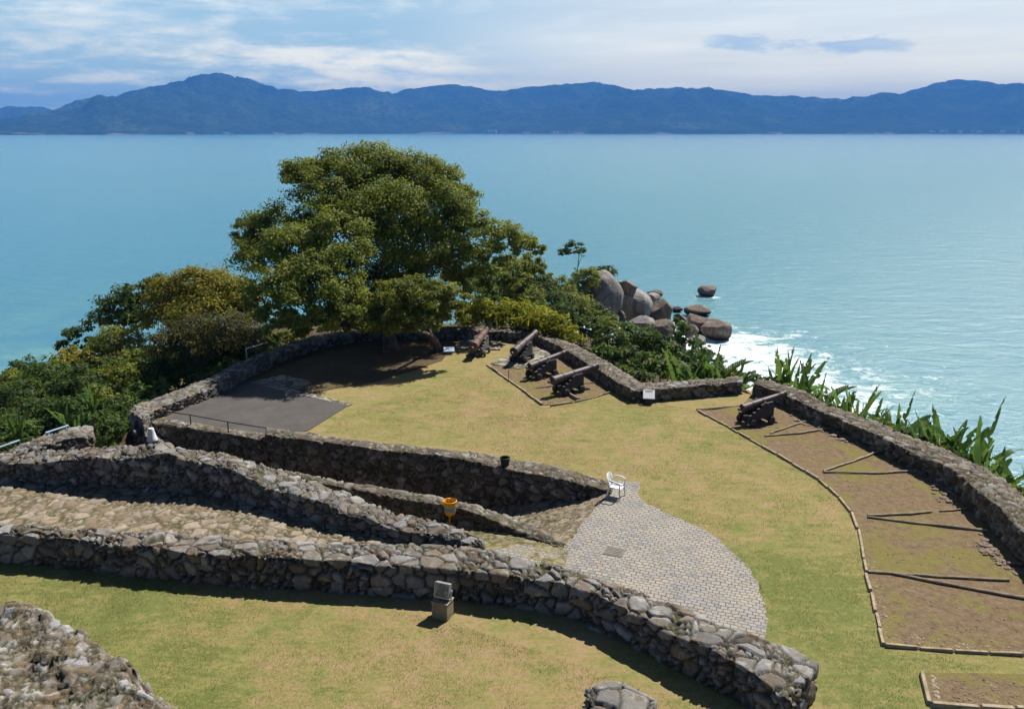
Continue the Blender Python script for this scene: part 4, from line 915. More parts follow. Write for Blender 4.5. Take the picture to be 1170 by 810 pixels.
def banana(x, y, zb, s, rz, k, label, group):
    r = empty('banana_plant', (x, y, zb), rz); r.scale = (s, s, s); tag(r, label, 'banana plant', group)
    obj('leaves', BPROTO[k % 6], r); obj('stem', STEM, r)
bl = [(795, 430, 50), (808, 431, 58), (822, 431, 52), (836, 432, 60), (850, 432, 45), (872, 434, 52), (884, 438, 58), (898, 444, 46), (912, 449, 40), (926, 456, 44), (940, 462, 46), (955, 468, 42), (968, 474, 30), (1000, 483, 44), (1012, 488, 40), (1024, 493, 56), (1038, 499, 50), (1052, 504, 40), (1066, 508, 40), (1082, 514, 58), (1096, 520, 62), (1110, 528, 48), (1118, 531, 30), (1152, 553, 20), (1172, 564, 30), (1192, 578, 36)]
for i, (x, y, hgt) in enumerate(bl):
    w = P(x, y, .6); g = random.Random(i); off = 1.3 + g.random() * 1.0
    dx, dy = (0, off) if x < 860 else (off * .75, off * .65)
    X, Y = w[0] + dx, w[1] + dy; top = w[2] + hgt * (.68 if x < 860 else (.68 if x < 985 else .82)) / F * Y; zb = min(hz1(X, Y) + .3, -.7)
    s = max(.42, (top - zb) / 3.15)
    banana(X, Y, zb, s, g.random() * 6.28, i, 'banana plant with upright tattered leaves rising behind the short straight stone wall' if x < 860 else ('banana plant with tall tattered leaves over the far half of the long sea wall' if x < 985 else 'banana plant with broad tattered leaves over the near half of the long sea wall'), 'bananas behind the short wall' if x < 860 else ('bananas by the far half of the sea wall' if x < 985 else 'bananas by the near half of the sea wall'))
for i, (x, y, Y) in enumerate([(18, 482, 38.5), (72, 468, 39.5), (104, 452, 40), (112, 500, 37), (86, 485, 37.5)]):
    q = Q(x, y, Y); banana(q[0], q[1], q[2] - 1.5, .75, i * 1.3, i, 'pale green banana plant among the dark thicket behind the broken wall stub', 'bananas in the left thicket')

lows = [(800, 428, 11, 1.6), (818, 431, 10, 1.8), (838, 432, 9, 2), (857, 434, 8, 2), (880, 440, 8, 1.6), (900, 449, 7, 1.6), (924, 460, 7, 1.6), (948, 471, 6, 1.6), (1006, 488, 8, 1.5), (1030, 498, 9, 1.5), (1050, 507, 8, 1.5), (1074, 516, 9, 1.5), (1096, 526, 9, 1.5), (1118, 540, 7, 1.5), (1165, 566, 9, 1.4), (1185, 580, 10, 1.4)]
for i, (x, y, r, off) in enumerate(lows):
    w = P(x, y, .5); Y = w[1] + off * (1.0 if x < 860 else .8)
    plant('low_shrub', 'low green shrub filling in between the banana plants outside the walls', 'shrub', [(x, y - 4, r, 0), (x + r, y - 1, r * .8, .2), (x - r * .8, y - 2, r * .8, .2)], Y, [L_BRIGHT, L_DARK, L_OLIVE][i % 3], .2, .09, 3.6, group='low shrubs between the banana plants', trunk_r=.04)
for i, (x, y, r, Y) in enumerate([(697, 368, 11, 80), (716, 378, 11, 78), (738, 382, 12, 76), (756, 392, 10, 74), (800, 398, 9, 80), (815, 410, 10, 66), (800, 416, 10, 62)]):
    plant('leafy_shrub', 'small leafy shrub growing at the foot of the shore boulders', 'shrub', [(x, y, r, 0, .8), (x + r * .7, y + r * .4, r * .7, -.4), (x - r * .6, y + r * .3, r * .7, .3)], Y, L_BRIGHT if i % 2 else L_DARK, .24, .13, 4, group='shrubs at the foot of the boulders', trunk_r=.05)
# ------------------------------------------------------------------ boulders
def boulder(label, x0, x1, yt, yb, Y=None, mat=None, seed=1, flat=.0, deep=.35, ry=None, cut=.5):
    g = np.random.default_rng(seed)
    if Y is None: Y = P((x0 + x1) / 2, yb, SEA)[1]
    c = Q((x0 + x1) / 2, (yt + yb) / 2, Y); rx = (x1 - x0) / 2 * Y / F / CP * 1.08; rz = (yb - yt) / 2 * Y / F * 1.08
    ryy = ry or (rx * .9)
    nu, nv = 56, 36
    u = np.linspace(0, 2 * math.pi, nu, endpoint=False); v = np.linspace(1e-3, math.pi - 1e-3, nv)
    U, Vv = np.meshgrid(u, v, indexing='ij')
    D = np.stack([np.cos(U) * np.sin(Vv), np.sin(U) * np.sin(Vv), np.cos(Vv)], -1).reshape(-1, 3)
    k = 13; pn = g.normal(size=(k, 3)); pn /= np.linalg.norm(pn, axis=1)[:, None]; pd = cut + .08 + .28 * g.random(k)
    pr = (pd[None, :] / np.maximum(1e-3, D @ pn.T)); pr[D @ pn.T <= 0] = 9
    q = (16.0 if cut > .6 else 34.0) + flat * 20; r = (np.sum(np.minimum(pr, 3) ** -q, 1) + 1.0) ** (-1 / q) * 1.10
    r = r * (1 + (fbm(D * 1.4 + seed, 4, seed) - .5) * .16 + (fbm(D * 6 + seed, 3, seed + 3) - .5) * .07)
    V = D * r[:, None]; V /= np.abs(V).max(0)[None, :]
    V = V * np.array([rx, ryy, rz * 1.0]); V[:, 2] -= 0
    low = V[:, 2] < 0; V[:, 2] = np.where(low, V[:, 2] * (1 + deep), V[:, 2])
    ids = np.arange(nu * nv).reshape(nu, nv); ids2 = np.roll(ids, -1, 0)
    Fa = np.stack([ids[:, :-1], ids[:, 1:], ids2[:, 1:], ids2[:, :-1]], -1).reshape(-1, 4)
    me = np_mesh('boulder', V, Fa, mat or M_ROCK)
    if me.polygons[nv // 2].normal.dot(me.polygons[nv // 2].center) < 0: me.flip_normals()
    o = obj('boulder', me); o.location = c; tag(o, label, 'boulder'); return o
boulder('largest boulder, tall smooth grey dome with a bush on its shoulder', 668, 710, 309, 368, 90, M_ROCK, 3, ry=2.6, cut=.78)
boulder('upright grey boulder squeezed behind the largest dome', 700, 718, 322, 356, 95, M_ROCK, 5)
boulder('wide grey boulder with dark streaks carrying a cap stone', 709, 744, 331, 364, 94, M_ROCK, 8, ry=2.4, cut=.68)
boulder('dark blocky cap stone perched on the wide streaked boulder', 708, 728, 320, 337, 93.3, M_ROCKB, 11, .4)
boulder('squarish brown boulder with a pale cut face, right of the streaked one', 739, 771, 342, 370, 95, M_ROCKB, 13, .7)
boulder('far small dark rock in the water behind the squarish boulder', 740, 758, 331, 338, None, M_ROCKB, 16)
boulder('small grey boulder peeping over the squarish brown boulder', 738, 754, 335, 346, 101, M_ROCK, 19)
boulder('flat dark rock in the surf, farthest of the three on the right', 782, 811, 348.5, 360, None, M_ROCKB, 22)
boulder('flat topped brown rock in the surf, middle of the three on the right', 779, 812, 359, 379, None, M_ROCKB, 25, .6)
boulder('round brown rock with a grey wet side, nearest to the white surf', 799, 835, 365, 386.5, None, M_ROCKB, 29)
boulder('lone brown rock standing apart out in the open water', 798, 821, 326, 338, None, M_ROCKB, 33)
boulder('brown boulder low among the shrubs near the thin trunk tree', 758, 785, 388, 406, 84, M_ROCKB, 36)
boulder('pale flat boulder lying in front of the wide streaked boulder', 717, 747, 361, 378, 88, M_ROCK, 39)
boulder('brown boulder under the squarish one, half behind the shrubs', 743, 770, 366, 391, 91, M_ROCKB, 43)
boulder('low sandy boulder left of the surf rocks', 781, 798, 371, 385, 98, M_ROCKB, 46)
boulder('grey boulder far left, seen left of the largest dome', 641, 657, 325, 340, 97, M_ROCK, 49)
boulder('thin upright stone at the foot of the largest dome', 706, 715, 355, 369, 89, M_ROCK, 52)
boulder('small grey block wedged between the dome and the pale flat boulder', 726, 740, 357, 368, 92, M_ROCK, 61, .4)
boulder('sharp brown block behind the sandy boulder by the surf', 768, 785, 358, 374, 100, M_ROCKB, 64, .6)
boulder('grey block lowest on the shore, beside the surf and the shrubs', 790, 806, 383, 394, 96, M_ROCK, 67, .4)
boulder('small wet rock in the foam just left of the flat dark rock', 768, 780, 349, 356, None, M_ROCKB, 70, .2)
# ------------------------------------------------------------------ cannons
def cannon(label, br, mu, zb, zm, m_bar, m_car, car=1.0, caroff=.0, group='old iron cannons'):
    a = Vector(P(br[0], br[1], zb)); b = Vector(P(mu[0], mu[1], zm)); d = b - a; L = min(max(d.length, 2.4), 3.4)
    yaw = math.atan2(-d.x, d.y); el = math.atan2(d.z, math.hypot(d.x, d.y))
    hd = Vector((d.x, d.y, 0)).normalized(); tr = a + d.normalized() * L * .46
    base = Vector((tr.x, tr.y, 0)) - hd * .2
    root = empty('cannon', base, yaw); tag(root, label, 'cannon', group)
    tz = tr.z; ty = .2
    M = Matrix.Translation((0, ty, tz)) @ Matrix.Rotation(el, 4, 'X') @ Matrix.Rotation(-math.pi / 2, 4, 'X') @ Matrix.Translation((0, 0, -L * .46))
    s = L / 2.9
    prof = [(.02, -.26), (.07, -.25), (.085, -.2), (.07, -.14), (.05, -.11), (.09, -.08), (.2, -.03), (.245, 0), (.25, .05), (.235, .07), (.225, .12), (.215, .62), (.235, .64), (.235, .7), (.21, .72), (.195, 1.3), (.215, 1.32), (.215, 1.38), (.19, 1.4), (.165, 2.2), (.15, 2.55), (.165, 2.57), (.165, 2.61), (.155, 2.63), (.175, 2.78), (.195, 2.85), (.19, 2.9), (.09, 2.9), (.085, 2.6), (.001, 2.6)]
    bm = MB(); bm.lathe([(r * s * .92, z * s) for r, z in prof], 24, M)
    Mt = Matrix.Translation((0, ty, tz - .03)) @ Matrix.Rotation(math.pi / 2, 4, 'Y')
    bm.lathe([(.075, -.42), (.075, .42)], 14, Mt)
    bm.build('barrel', m_bar, root, smooth=True)
    h = (tz + .04) * 1.0; l = car
    prof2 = [(-.95 * l, .2), (-.95 * l, h * .52), (-.68 * l, h * .52), (-.68 * l, h * .64), (-.4 * l, h * .64), (-.4 * l, h * .78), (-.12, h * .78), (-.12, h * .92), (.05, h * .98), (.05, h), (.12, h), (.15, h * .9), (.25, h * .9), (.28, h), (.55, h), (.6, h * .86), (.6, .2), (.3, .2), (.18, .3), (-.35 * l, .3), (-.5 * l, .2)]
    for sx in (-1, 1):
        c = MB(); Mx = Matrix(((0, 0, 1, sx * .3 - .05), (1, 0, 0, caroff), (0, 1, 0, 0), (0, 0, 0, 1)))
        c.prism(prof2, .11, Mx); ck = c.build('cheek', m_car, root, bevel=.012)
        for (yy, zz) in [(-.8 * l, h * .36), (-.3 * l, h * .5), (.3, h * .55), (.45, h * .75)]:
            b2 = MB(); b2.lathe([(.03, -.0), (.03, .015), (.012, .025)], 8, Matrix.Translation((sx * (.36), yy + caroff, zz)) @ Matrix.Rotation(sx * math.pi / 2, 4, 'Y')); b2.build('bolt', M_IRON, ck)
    t = MB(); t.box((0, .48 + caroff, h * .55), (.47, .12, h * .45)); t.build('transom', m_car, root, bevel=.01); t = MB(); t.box((0, -.7 * l + caroff, .34), (.47, .2, .12)); t.build('transom', m_car, root, bevel=.01)
    for yy in (.42, -.72 * l):
        x = MB(); x.box((0, yy + caroff, .18), (.78, .14, .13)); ax = x.build('axle', m_car, root, bevel=.01)
        for sx in (-1, 1):
            w = MB(); Mw = Matrix.Translation((sx * .44, yy + caroff, .18)) @ Matrix.Rotation(math.pi / 2, 4, 'Y')
            w.lathe([(.05, -.075), (.17, -.055), (.18, -.045), (.18, .045), (.17, .055), (.05, .075)], 20, Mw); w.build('wheel', m_car, root, smooth=True)
    return root
cannon('first cannon from the left, red rusted barrel tilted up on a grey carriage', (541, 396), (561, 370), .75, 1.25, M_RUST, M_GREYTIMBER, .8)
cannon('second cannon from the left, dark barrel, standing on pale stone slabs', (587, 402), (612, 380), .8, 1.2, M_IRON, M_TIMBER, .8)
cannon('third cannon from the left, long rusty barrel on a low broken carriage', (605, 419), (647, 402), .7, 1.05, M_IRON, M_TIMBER)
cannon('fourth cannon from the left, slim barrel level on a dark block carriage', (631, 435), (682, 418), .8, 1.05, M_IRON, M_TIMBER, .8)
cannon('cannon alone in the right hand battery with stepped dark carriage', (848, 466.5), (897, 449.5), .8, 1.15, M_IRON, M_TIMBER, .85)

# ------------------------------------------------------------------ edging strips, logs
def kerb(label, pts, w=.11, h=.10, mat=None, seg=.9, z0=0.0, seed=1, taper=False, cat='edging'):
    g = random.Random(seed); b = MB(); W3 = [Vector(P(x, y, 0)) for x, y in pts]
    for a, c in zip(W3[:-1], W3[1:]):
        d = c - a; n = max(1, int(round(d.length / seg))); yaw = math.atan2(d.y, d.x)
        for i in range(n):
            m = a + d * ((i + .5) / n); l = d.length / n * g.uniform(.97, 1.0)
            hh = h * g.uniform(.75, 1.2); off = Vector((-d.y, d.x, 0)).normalized() * g.uniform(-.02, .02)
            M = Matrix.Translation(m + off + Vector((0, 0, z0 + hh / 2 - .03))) @ Matrix.Rotation(yaw + g.uniform(-.03, .03), 4, 'Z') @ Matrix.Rotation(g.uniform(-.03, .03), 4, 'Y')
            b.box((0, 0, 0), (l, w * g.uniform(.85, 1.15), hh + .06), M, .92)
    o = b.build('stone_edging', mat or M_KERB, None, bevel=.012); tag(o, label, cat); return o
kerb('long curving stone edging between the lawn and the right hand battery', [(798, 470), (832, 488), (870, 510), (905, 530), (935, 548), (958, 568), (972, 586), (980, 605), (985, 625), (990, 655), (1000, 700), (1010, 738), (1090, 744), (1170, 748), (1290, 755)], .085, .07, seed=2)
kerb('stone edging of the small earth bed at the bottom right corner', [(1240, 776), (1170, 770)][:0] + [(1053, 768), (1062, 806), (1120, 809), (1200, 813)], .11, .09, seed=3)
kerb('stone edging along the lawn side of the four cannon platform', [(556, 417), (583, 436), (602, 450), (620, 463)], .10, .09, seed=4)
kerb('thin edging strip below the broken wood at the end of the four cannon platform', [(628, 464), (656, 460), (678, 455), (700, 448)], .07, .07, seed=5)
def log(label, pts, r0, r1, mat=None, seed=1, z=.05):
    g = random.Random(seed); b = MB(); W3 = [Vector(P(x, y, 0)) + Vector((0, 0, z)) for x, y in pts]; full = []
    for a, c in zip(W3[:-1], W3[1:]):
        n = max(2, int((c - a).length / .4))
        for i in range(n): full.append(a.lerp(c, i / n) + Vector((g.uniform(-.02, .02), g.uniform(-.02, .02), g.uniform(-.012, .012))))
    full.append(W3[-1]); n = len(full)
    b.tube(full, [.74 * (r0 + (r1 - r0) * i / max(1, n - 1)) * g.uniform(.8, 1.15) for i in range(n)], 7)
    o = b.build('timber_rail', mat or M_LOG, None, smooth=True); tag(o, label, 'timber rail'); return o
log('dark rail on the ground from the lawn corner to the lone right cannon', [(796, 469), (846, 464.5)], .06, .05, seed=1)
log('short pale rail touching the sea wall just right of the lone cannon', [(880, 496), (932, 478)], .045, .06, seed=2)
log('flat rail under the short pale one, second pair of rails by the cannon', [(874, 499), (914, 496), (956, 489)], .06, .07, seed=3)
log('slanting rail of the middle V shaped pair, running up to the sea wall', [(941, 539), (975, 528), (1011, 514)], .06, .07, seed=4)
log('level rail of the middle V shaped pair with a thick shadow', [(941, 540.5), (1000, 541.5), (1060, 538.5)], .05, .08, seed=5)
log('upper thin rail of the third pair, below the stony patch', [(991, 590), (1040, 588), (1064, 585.5)], .06, .05, seed=6)
log('lower bent rail of the third pair ending near the sea wall', [(991, 591.5), (1060, 600), (1128, 607.5)], .06, .08, seed=7)
log('short detached rail lying right of the third pair', [(1074, 585), (1114, 581)], .04, .04, seed=8)
log('upper rail of the fourth pair, starting at the stone edging', [(992, 654), (1022, 656), (1090, 661), (1153, 664)], .06, .05, seed=9)
log('lower thick rail of the fourth pair, leaving the picture at right', [(1020, 656.5), (1090, 670), (1170, 685), (1260, 702)], .06, .09, seed=10)
log('short rail at the right edge of the picture beside the sea wall', [(1150, 645), (1200, 648)], .06, .06, seed=11)
log('thin dark strip beside the fourth cannon from the left', [(612, 444), (640, 441), (682, 438), (693, 436)], .035, .035, seed=12)
log('broken piece of grey wood lying at the end of the four cannon platform', [(649, 451), (655, 455), (662, 458)], .11, .09, seed=13, z=.1)
# ------------------------------------------------------------------ rubble scattered by the sea wall (nobody could count it)
def pebbles(name, polys, n, smin, smax, mat, seed):
    g = np.random.default_rng(seed); V, Fs = [], []
    ico = [(0, 0, 1), (.89, 0, .45), (.28, .85, .45), (-.72, .53, .45), (-.72, -.53, .45), (.28, -.85, .45), (.72, .53, -.45), (-.28, .85, -.45), (-.89, 0, -.45), (-.28, -.85, -.45), (.72, -.53, -.45), (0, 0, -1)]
    fi = [(0, 1, 2), (0, 2, 3), (0, 3, 4), (0, 4, 5), (0, 5, 1), (1, 6, 2), (2, 7, 3), (3, 8, 4), (4, 9, 5), (5, 10, 1), (6, 7, 2), (7, 8, 3), (8, 9, 4), (9, 10, 5), (10, 6, 1), (11, 7, 6), (11, 8, 7), (11, 9, 8), (11, 10, 9), (11, 6, 10)]
    for poly in polys:
        W3 = [P(x, y, 0)[:2] for x, y in poly]; xs = [w[0] for w in W3]; ys = [w[1] for w in W3]; k = 0
        while k < n:
            p = np.array([[g.uniform(min(xs), max(xs)), g.uniform(min(ys), max(ys)), 0]])
            if not inside(p, W3)[0]: continue
            k += 1; s = smin + (smax - smin) * g.random() ** 3; b = len(V)
            sc = s * np.array([g.uniform(.7, 1.3), g.uniform(.7, 1.3), g.uniform(.4, .8)])
            for v in ico: V.append(p[0] + np.array([0, 0, s * .15]) + np.array(v) * sc * g.uniform(.8, 1.2, 3))
            for f in fi: Fs.append((f[0] + b, f[1] + b, f[2] + b))
    me = np_mesh(name, np.array(V), np.array(Fs), mat, smooth=False); tag(obj(name, me), kind='stuff')
M_PEB = mat_simple('loose_stone', (.24, .19, .14), .95, .5, 1.5, second=(.14, .10, .07))
pebbles('loose_stones', [[(1060, 545), (1085, 545), (1105, 570), (1098, 578), (1070, 575)], [(900, 468), (930, 480), (975, 500), (990, 512), (960, 505), (905, 480)], [(1120, 610), (1150, 640), (1165, 660), (1110, 625)]], 130, .03, .14, M_PEB, 4)
pebbles('loose_stones', [[(940, 550), (1060, 545), (1110, 580), (1000, 586)], [(1000, 600), (1110, 612), (1150, 650), (1010, 645)], [(1005, 665), (1160, 695), (1165, 740), (1015, 730)], [(1065, 775), (1170, 778), (1170, 805), (1072, 802)], [(820, 478), (930, 490), (930, 535), (870, 500)], [(580, 425), (640, 440), (690, 440), (625, 460)]], 260, .012, .045, M_PEB, 9)
pebbles('loose_stones', [[(1012, 725), (1170, 738), (1170, 746), (1014, 736)], [(990, 640), (1000, 640), (1018, 730), (1008, 730)], [(1063, 772), (1068, 772), (1076, 804), (1069, 804)]], 90, .02, .05, M_COBB if 'M_COBB' in globals() else M_KERB, 12)
# grass tufts hugging walls and edgings, and the short sward in the foreground
def tufts(name, n, polys, h, seed, mat):
    g = np.random.default_rng(seed); C = []
    for poly in polys:
        W3 = [P(x, y, 0)[:2] for x, y in poly]; xs = [w[0] for w in W3]; ys = [w[1] for w in W3]
        p = np.c_[g.uniform(min(xs), max(xs), n), g.uniform(min(ys), max(ys), n), np.zeros(n)]
        p = p[inside(p, W3)]; C.append(p)
    C = np.concatenate(C); C = C[fbm(C * 1.6, 3, 8) + .5 * (g.random(len(C)) - .5) > .44]; k = len(C); a = g.random(k) * 6.28; l = np.c_[np.cos(a), np.sin(a), 0 * a] * (h * .6); w = np.c_[-np.sin(a), np.cos(a), 0 * a] * h * .12
    hh = h * (.5 + g.random(k))[:, None] * np.array([0, 0, 1]); C[:, 2] = -.03
    V = np.stack([C - w, C + w, C + l * 1.0 + hh], 1).reshape(-1, 3)
    me = np_mesh(name, V, np.arange(3 * k).reshape(k, 3), mat, smooth=False)
    big = fbm(C * .5, 3, 3); attr(me, 'leaf', np.repeat(np.stack([g.random(k), np.clip((big - .5) * 2.5 + .5, 0, 1), 0 * big], 1), 3, 0))
    tag(obj(name, me), kind='stuff')
L_DRY = mat_leaf('dry_lawn_blades', [(.15, (0.137, 0.165, 0.046)), (.4, (0.212, 0.209, 0.072)), (.65, (0.286, 0.243, 0.113)), (.9, (0.360, 0.287, 0.166))], trans=.3, rough=.7)
tufts('short_grass', 230000, [[(-60, 655), (160, 660), (500, 705), (820, 812), (900, 870), (-60, 870)]], .048, 3, L_DRY)
tufts('short_grass', 330000, [[(395, 470), (560, 424), (622, 466), (700, 452), (800, 468), (932, 550), (975, 592), (986, 655), (1008, 742), (1150, 752), (1150, 766), (1048, 766), (1055, 812), (940, 812), (940, 760), (880, 720), (872, 680), (838, 632), (740, 574), (700, 546), (500, 506), (370, 494)]], .05, 5, L_DRY)
def edge_weeds(name, lines, per_m, h, seed, mat, spread=.14):
    g = np.random.default_rng(seed); C = []
    for ln in lines:
        W3 = [Vector(P(x, y, z)) for x, y, z in ln]
        for a, b in zip(W3[:-1], W3[1:]):
            n = int((b - a).length * per_m); t = g.random(n)[:, None]
            q = np.array(a) * (1 - t) + np.array(b) * t; q[:, 2] = 0
            nz = fbm(q * 1.1, 3, seed); q[:, :2] += g.normal(size=(n, 2)) * spread; C.append(q[nz > .47])
    C = np.concatenate(C); k = len(C); a = g.random(k) * 6.28; hh = h * (.3 + g.random(k) ** 1.5)[:, None]
    l = np.c_[np.cos(a), np.sin(a), 0 * a] * hh * .5; w = np.c_[-np.sin(a), np.cos(a), 0 * a] * hh * .10; C[:, 2] = -.02
    V = np.stack([C - w, C + w, C + l + hh * np.array([0, 0, 1])], 1).reshape(-1, 3)
    me = np_mesh(name, V, np.arange(3 * k).reshape(k, 3), mat, smooth=False)
    attr(me, 'leaf', np.repeat(g.random((k, 3)), 3, 0)); tag(obj(name, me), kind='stuff')
L_WEED = mat_leaf('weed_blades', [(.1, (.07, .09, .02)), (.4, (.13, .15, .035)), (.7, (.2, .18, .06)), (.95, (.28, .22, .1))], trans=.3, rough=.7)
A_FRONT = [(0, 611, .9), (70, 616, .9), (160, 625, .9), (240, 633, .9), (330, 639, .9), (411, 644, .9), (510, 650, .9), (575, 656, .9), (640, 666, .9), (690, 684, .9), (735, 705, .9), (790, 734, .9), (840, 757, .9), (878, 783, .9)]
E_FRONT = [(861, 440, .6), (897, 452, .6), (930, 468, .6), (980, 489, .6), (1013, 504, .6), (1047, 520, .6), (1085, 536, .7), (1113, 558, .8), (1133, 575, .8), (1153, 594, .8)]
N_FRONT = [(512, 379, .5), (561, 380, .5), (612, 385, .5), (652, 405, .5), (704, 437, .5), (725, 448, .5), (757, 446, .5), (848, 438, .5)]
D_BACK = [(304, 486, .5), (400, 499, .45), (500, 510, .4), (574, 519, .3), (625, 529, .25), (664, 539, .2), (700, 549, .05)]
K_E = [(798, 470, 0), (870, 510, 0), (935, 548, 0), (972, 586, 0), (985, 625, 0), (990, 655, 0), (1010, 738, 0), (1170, 748, 0)]
COB_E = [(734, 551, 0), (738, 574, 0), (790, 599, 0), (838, 632, 0), (866, 668, 0), (877, 715, 0)]
edge_weeds('wall_weeds', [A_FRONT, E_FRONT, N_FRONT, D_BACK], 90, .16, 4, L_WEED)
edge_weeds('wall_weeds', [K_E, COB_E, [(556, 417, 0), (620, 463, 0)], [(352, 492, 0), (397, 464, 0)]], 70, .07, 6, L_WEED, .07)
# ------------------------------------------------------------------ small things
# floodlight on its plinth
b0 = Vector(P(506, 703, 0)); rz = -R(22)
r = empty('plinth', b0, rz); tag(r, 'weathered concrete plinth with a recessed panel in front of the foreground wall', 'plinth')
b = MB(); b.box((0, 0, .22), (.46, .40, .48)); b.box((0, 0, .475), (.5, .44, .035)); b.build('block', M_CONC, r, bevel=.015)
b = MB(); b.box((0, -.203, .3), (.36, .01, .03)); b.box((0, -.203, .12), (.36, .01, .03)); b.box((-.165, -.203, .21), (.03, .01, .15)); b.box((.165, -.203, .21), (.03, .01, .15)); b.build('panel_frame', M_CONC, r)
r = empty('floodlight', b0 + Vector((0, 0, .49)), rz); tag(r, 'grey floodlight with a square glass front tilted on the concrete plinth', 'floodlight')
Mt = Matrix.Translation((0, .0, .27)) @ Matrix.Rotation(R(-14), 4, 'X')
b = MB(); b.box((0, .05, 0), (.43, .12, .40), Mt); b.box((0, .14, 0), (.32, .08, .28), Mt)
for i in range(5): b.box((0, .19, -.1 + i * .05), (.28, .05, .012), Mt)
b.build('housing', M_LAMPBODY, r, bevel=.01)
b = MB()
for (c, d) in (((0, -.02, .195), (.45, .03, .03)), ((0, -.02, -.195), (.45, .03, .03)), ((-.21, -.02, 0), (.03, .03, .36)), ((.21, -.02, 0), (.03, .03, .36))): b.box(c, d, Mt)
b.build('rim', M_STEEL, r, bevel=.004)
b = MB(); b.box((0, -.017, 0), (.39, .012, .36), Mt); b.build('glass', M_GLASS, r)
b = MB(); b.box((-.235, .05, .12), (.015, .05, .28)); b.box((.235, .05, .12), (.015, .05, .28)); b.box((0, .05, .008), (.48, .06, .016)); b.lathe([(.045, 0), (.045, .03), (.02, .035)], 12, Matrix.Translation((.24, .05, .26)) @ Matrix.Rotation(math.pi / 2, 4, 'Y')); b.build('bracket', M_STEEL, r)
# yellow litter bin
bp = P(514, 599, -.12); r = empty('litter_bin', bp, R(10)); tag(r, 'yellow litter bin on a post beside the thin low wall', 'litter bin')
b = MB(); b.lathe([(.035, 0), (.035, .95)], 12); b.lathe([(.13, -.0), (.13, .025), (.04, .05)], 14); b.build('post', M_YELLOW, r, smooth=True)
b = MB(); b.lathe([(.13, .44), (.165, .47), (.18, .58), (.19, .585), (.19, .6), (.185, .6), (.18, .585)], 24, Matrix.Translation((0, -.16, 0))); b.build('bucket', M_YELLOW, r, smooth=True)
b = MB(); b.lathe([(.188, .60), (.200, .74), (.194, .74), (.182, .60)], 24, Matrix.Translation((0, -.16, 0))); b.build('label_band', M_GREYBLUE, r, smooth=True)
b = MB(); b.lathe([(.2, .74), (.215, .90), (.23, .905), (.235, .94), (.22, .95), (.2, .93), (.185, .76), (.15, .48), (.0, .475)], 24, Matrix.Translation((0, -.16, 0))); b.build('rim', M_YELLOW, r, smooth=True)
# black bin on the retaining wall
bp = P(577, 531.5, .34); b = MB(); b.lathe([(.15, -.08), (.165, .14), (.18, .28), (.195, .285), (.195, .32), (.18, .325), (.165, .3), (.14, .02), (.001, .02)], 24); o = b.build('black_bin', M_BLACK, None, smooth=True); o.location = bp
tag(o, 'small black open bin standing on top of the retaining wall', 'bin')
# white garden chair
def chair():
    c = P(704, 567, .012); r = empty('garden_chair', c, R(62)); tag(r, 'white plastic garden armchair at the end of the retaining wall', 'chair')
    b = MB(); n = 8; V = []; Fs = []
    for j in range(n + 1):
        for i in range(n + 1):
            x = (i / n - .5) * .46; y = (j / n - .5) * .44; V.append((x, y, .42 - .03 * (1 - (2 * i / n - 1) ** 2) - (.02 if j == 0 else 0)))
    m0 = len(V); V += [(x, y, z - .025) for x, y, z in V]
    for j in range(n):
        for i in range(n):
            k = j * (n + 1) + i; Fs.append((k, k + 1, k + n + 2, k + n + 1)); Fs.append((m0 + k, m0 + k + n + 1, m0 + k + n + 2, m0 + k + 1))
    for i in range(n):
        for k, l in ((i, i + 1), (n * (n + 1) + i + 1, n * (n + 1) + i), ((i + 1) * (n + 1), i * (n + 1)), (i * (n + 1) + n, (i + 1) * (n + 1) + n)): Fs.append((l, k, m0 + k, m0 + l))
    b.add(V, Fs); b.build('seat', M_WHITE, r, smooth=True)
    b = MB(); V = []; Fs = []; n, m = 14, 8
    def bk(u, v, t):
        a = (u - .5) * 1.7; rad = .27 + .03 * v + t; top = .86 - .12 * (2 * u - 1) ** 4 - .02
        z = .42 + (top - .42) * v; return (rad * math.sin(a), .02 + rad * math.cos(a) * .75 + .10 * v, z)
    for t in (0, .018):
        for j in range(m + 1):
            for i in range(n + 1): V.append(bk(i / n, j / m, t))
    m0 = (n + 1) * (m + 1)
    for j in range(m):
        for i in range(n):
            if 1 <= j <= m - 3 and i % 3 == 1 and 2 < i < n - 2: 
                continue
            k = j * (n + 1) + i; Fs.append((k, k + 1, k + n + 2, k + n + 1)); Fs.append((m0 + k, m0 + k + n + 1, m0 + k + n + 2, m0 + k + 1))
    for i in range(n): k = m * (n + 1) + i; Fs.append((k, k + 1, m0 + k + 1, m0 + k))
    b.add(V, Fs); b.build('backrest', M_WHITE, r, smooth=True)
    for sx in (-1, 1):
        b = MB(); pts = [(sx * .25, .2, .68), (sx * .29, .08, .67), (sx * .30, -.1, .65), (sx * .28, -.2, .62), (sx * .26, -.215, .5), (sx * .25, -.21, .4)]
        b.tube(pts, [.03, .034, .034, .03, .026, .024], 8); b.build('armrest', M_WHITE, r, smooth=True)
        for yy, oy in ((-.19, -.05), (.2, .07)):
            b = MB(); b.tube([(sx * .22, yy, .42), (sx * .265, yy + oy, 0)], [.035, .022], 8); b.build('leg', M_WHITE, r, smooth=True)
chair()
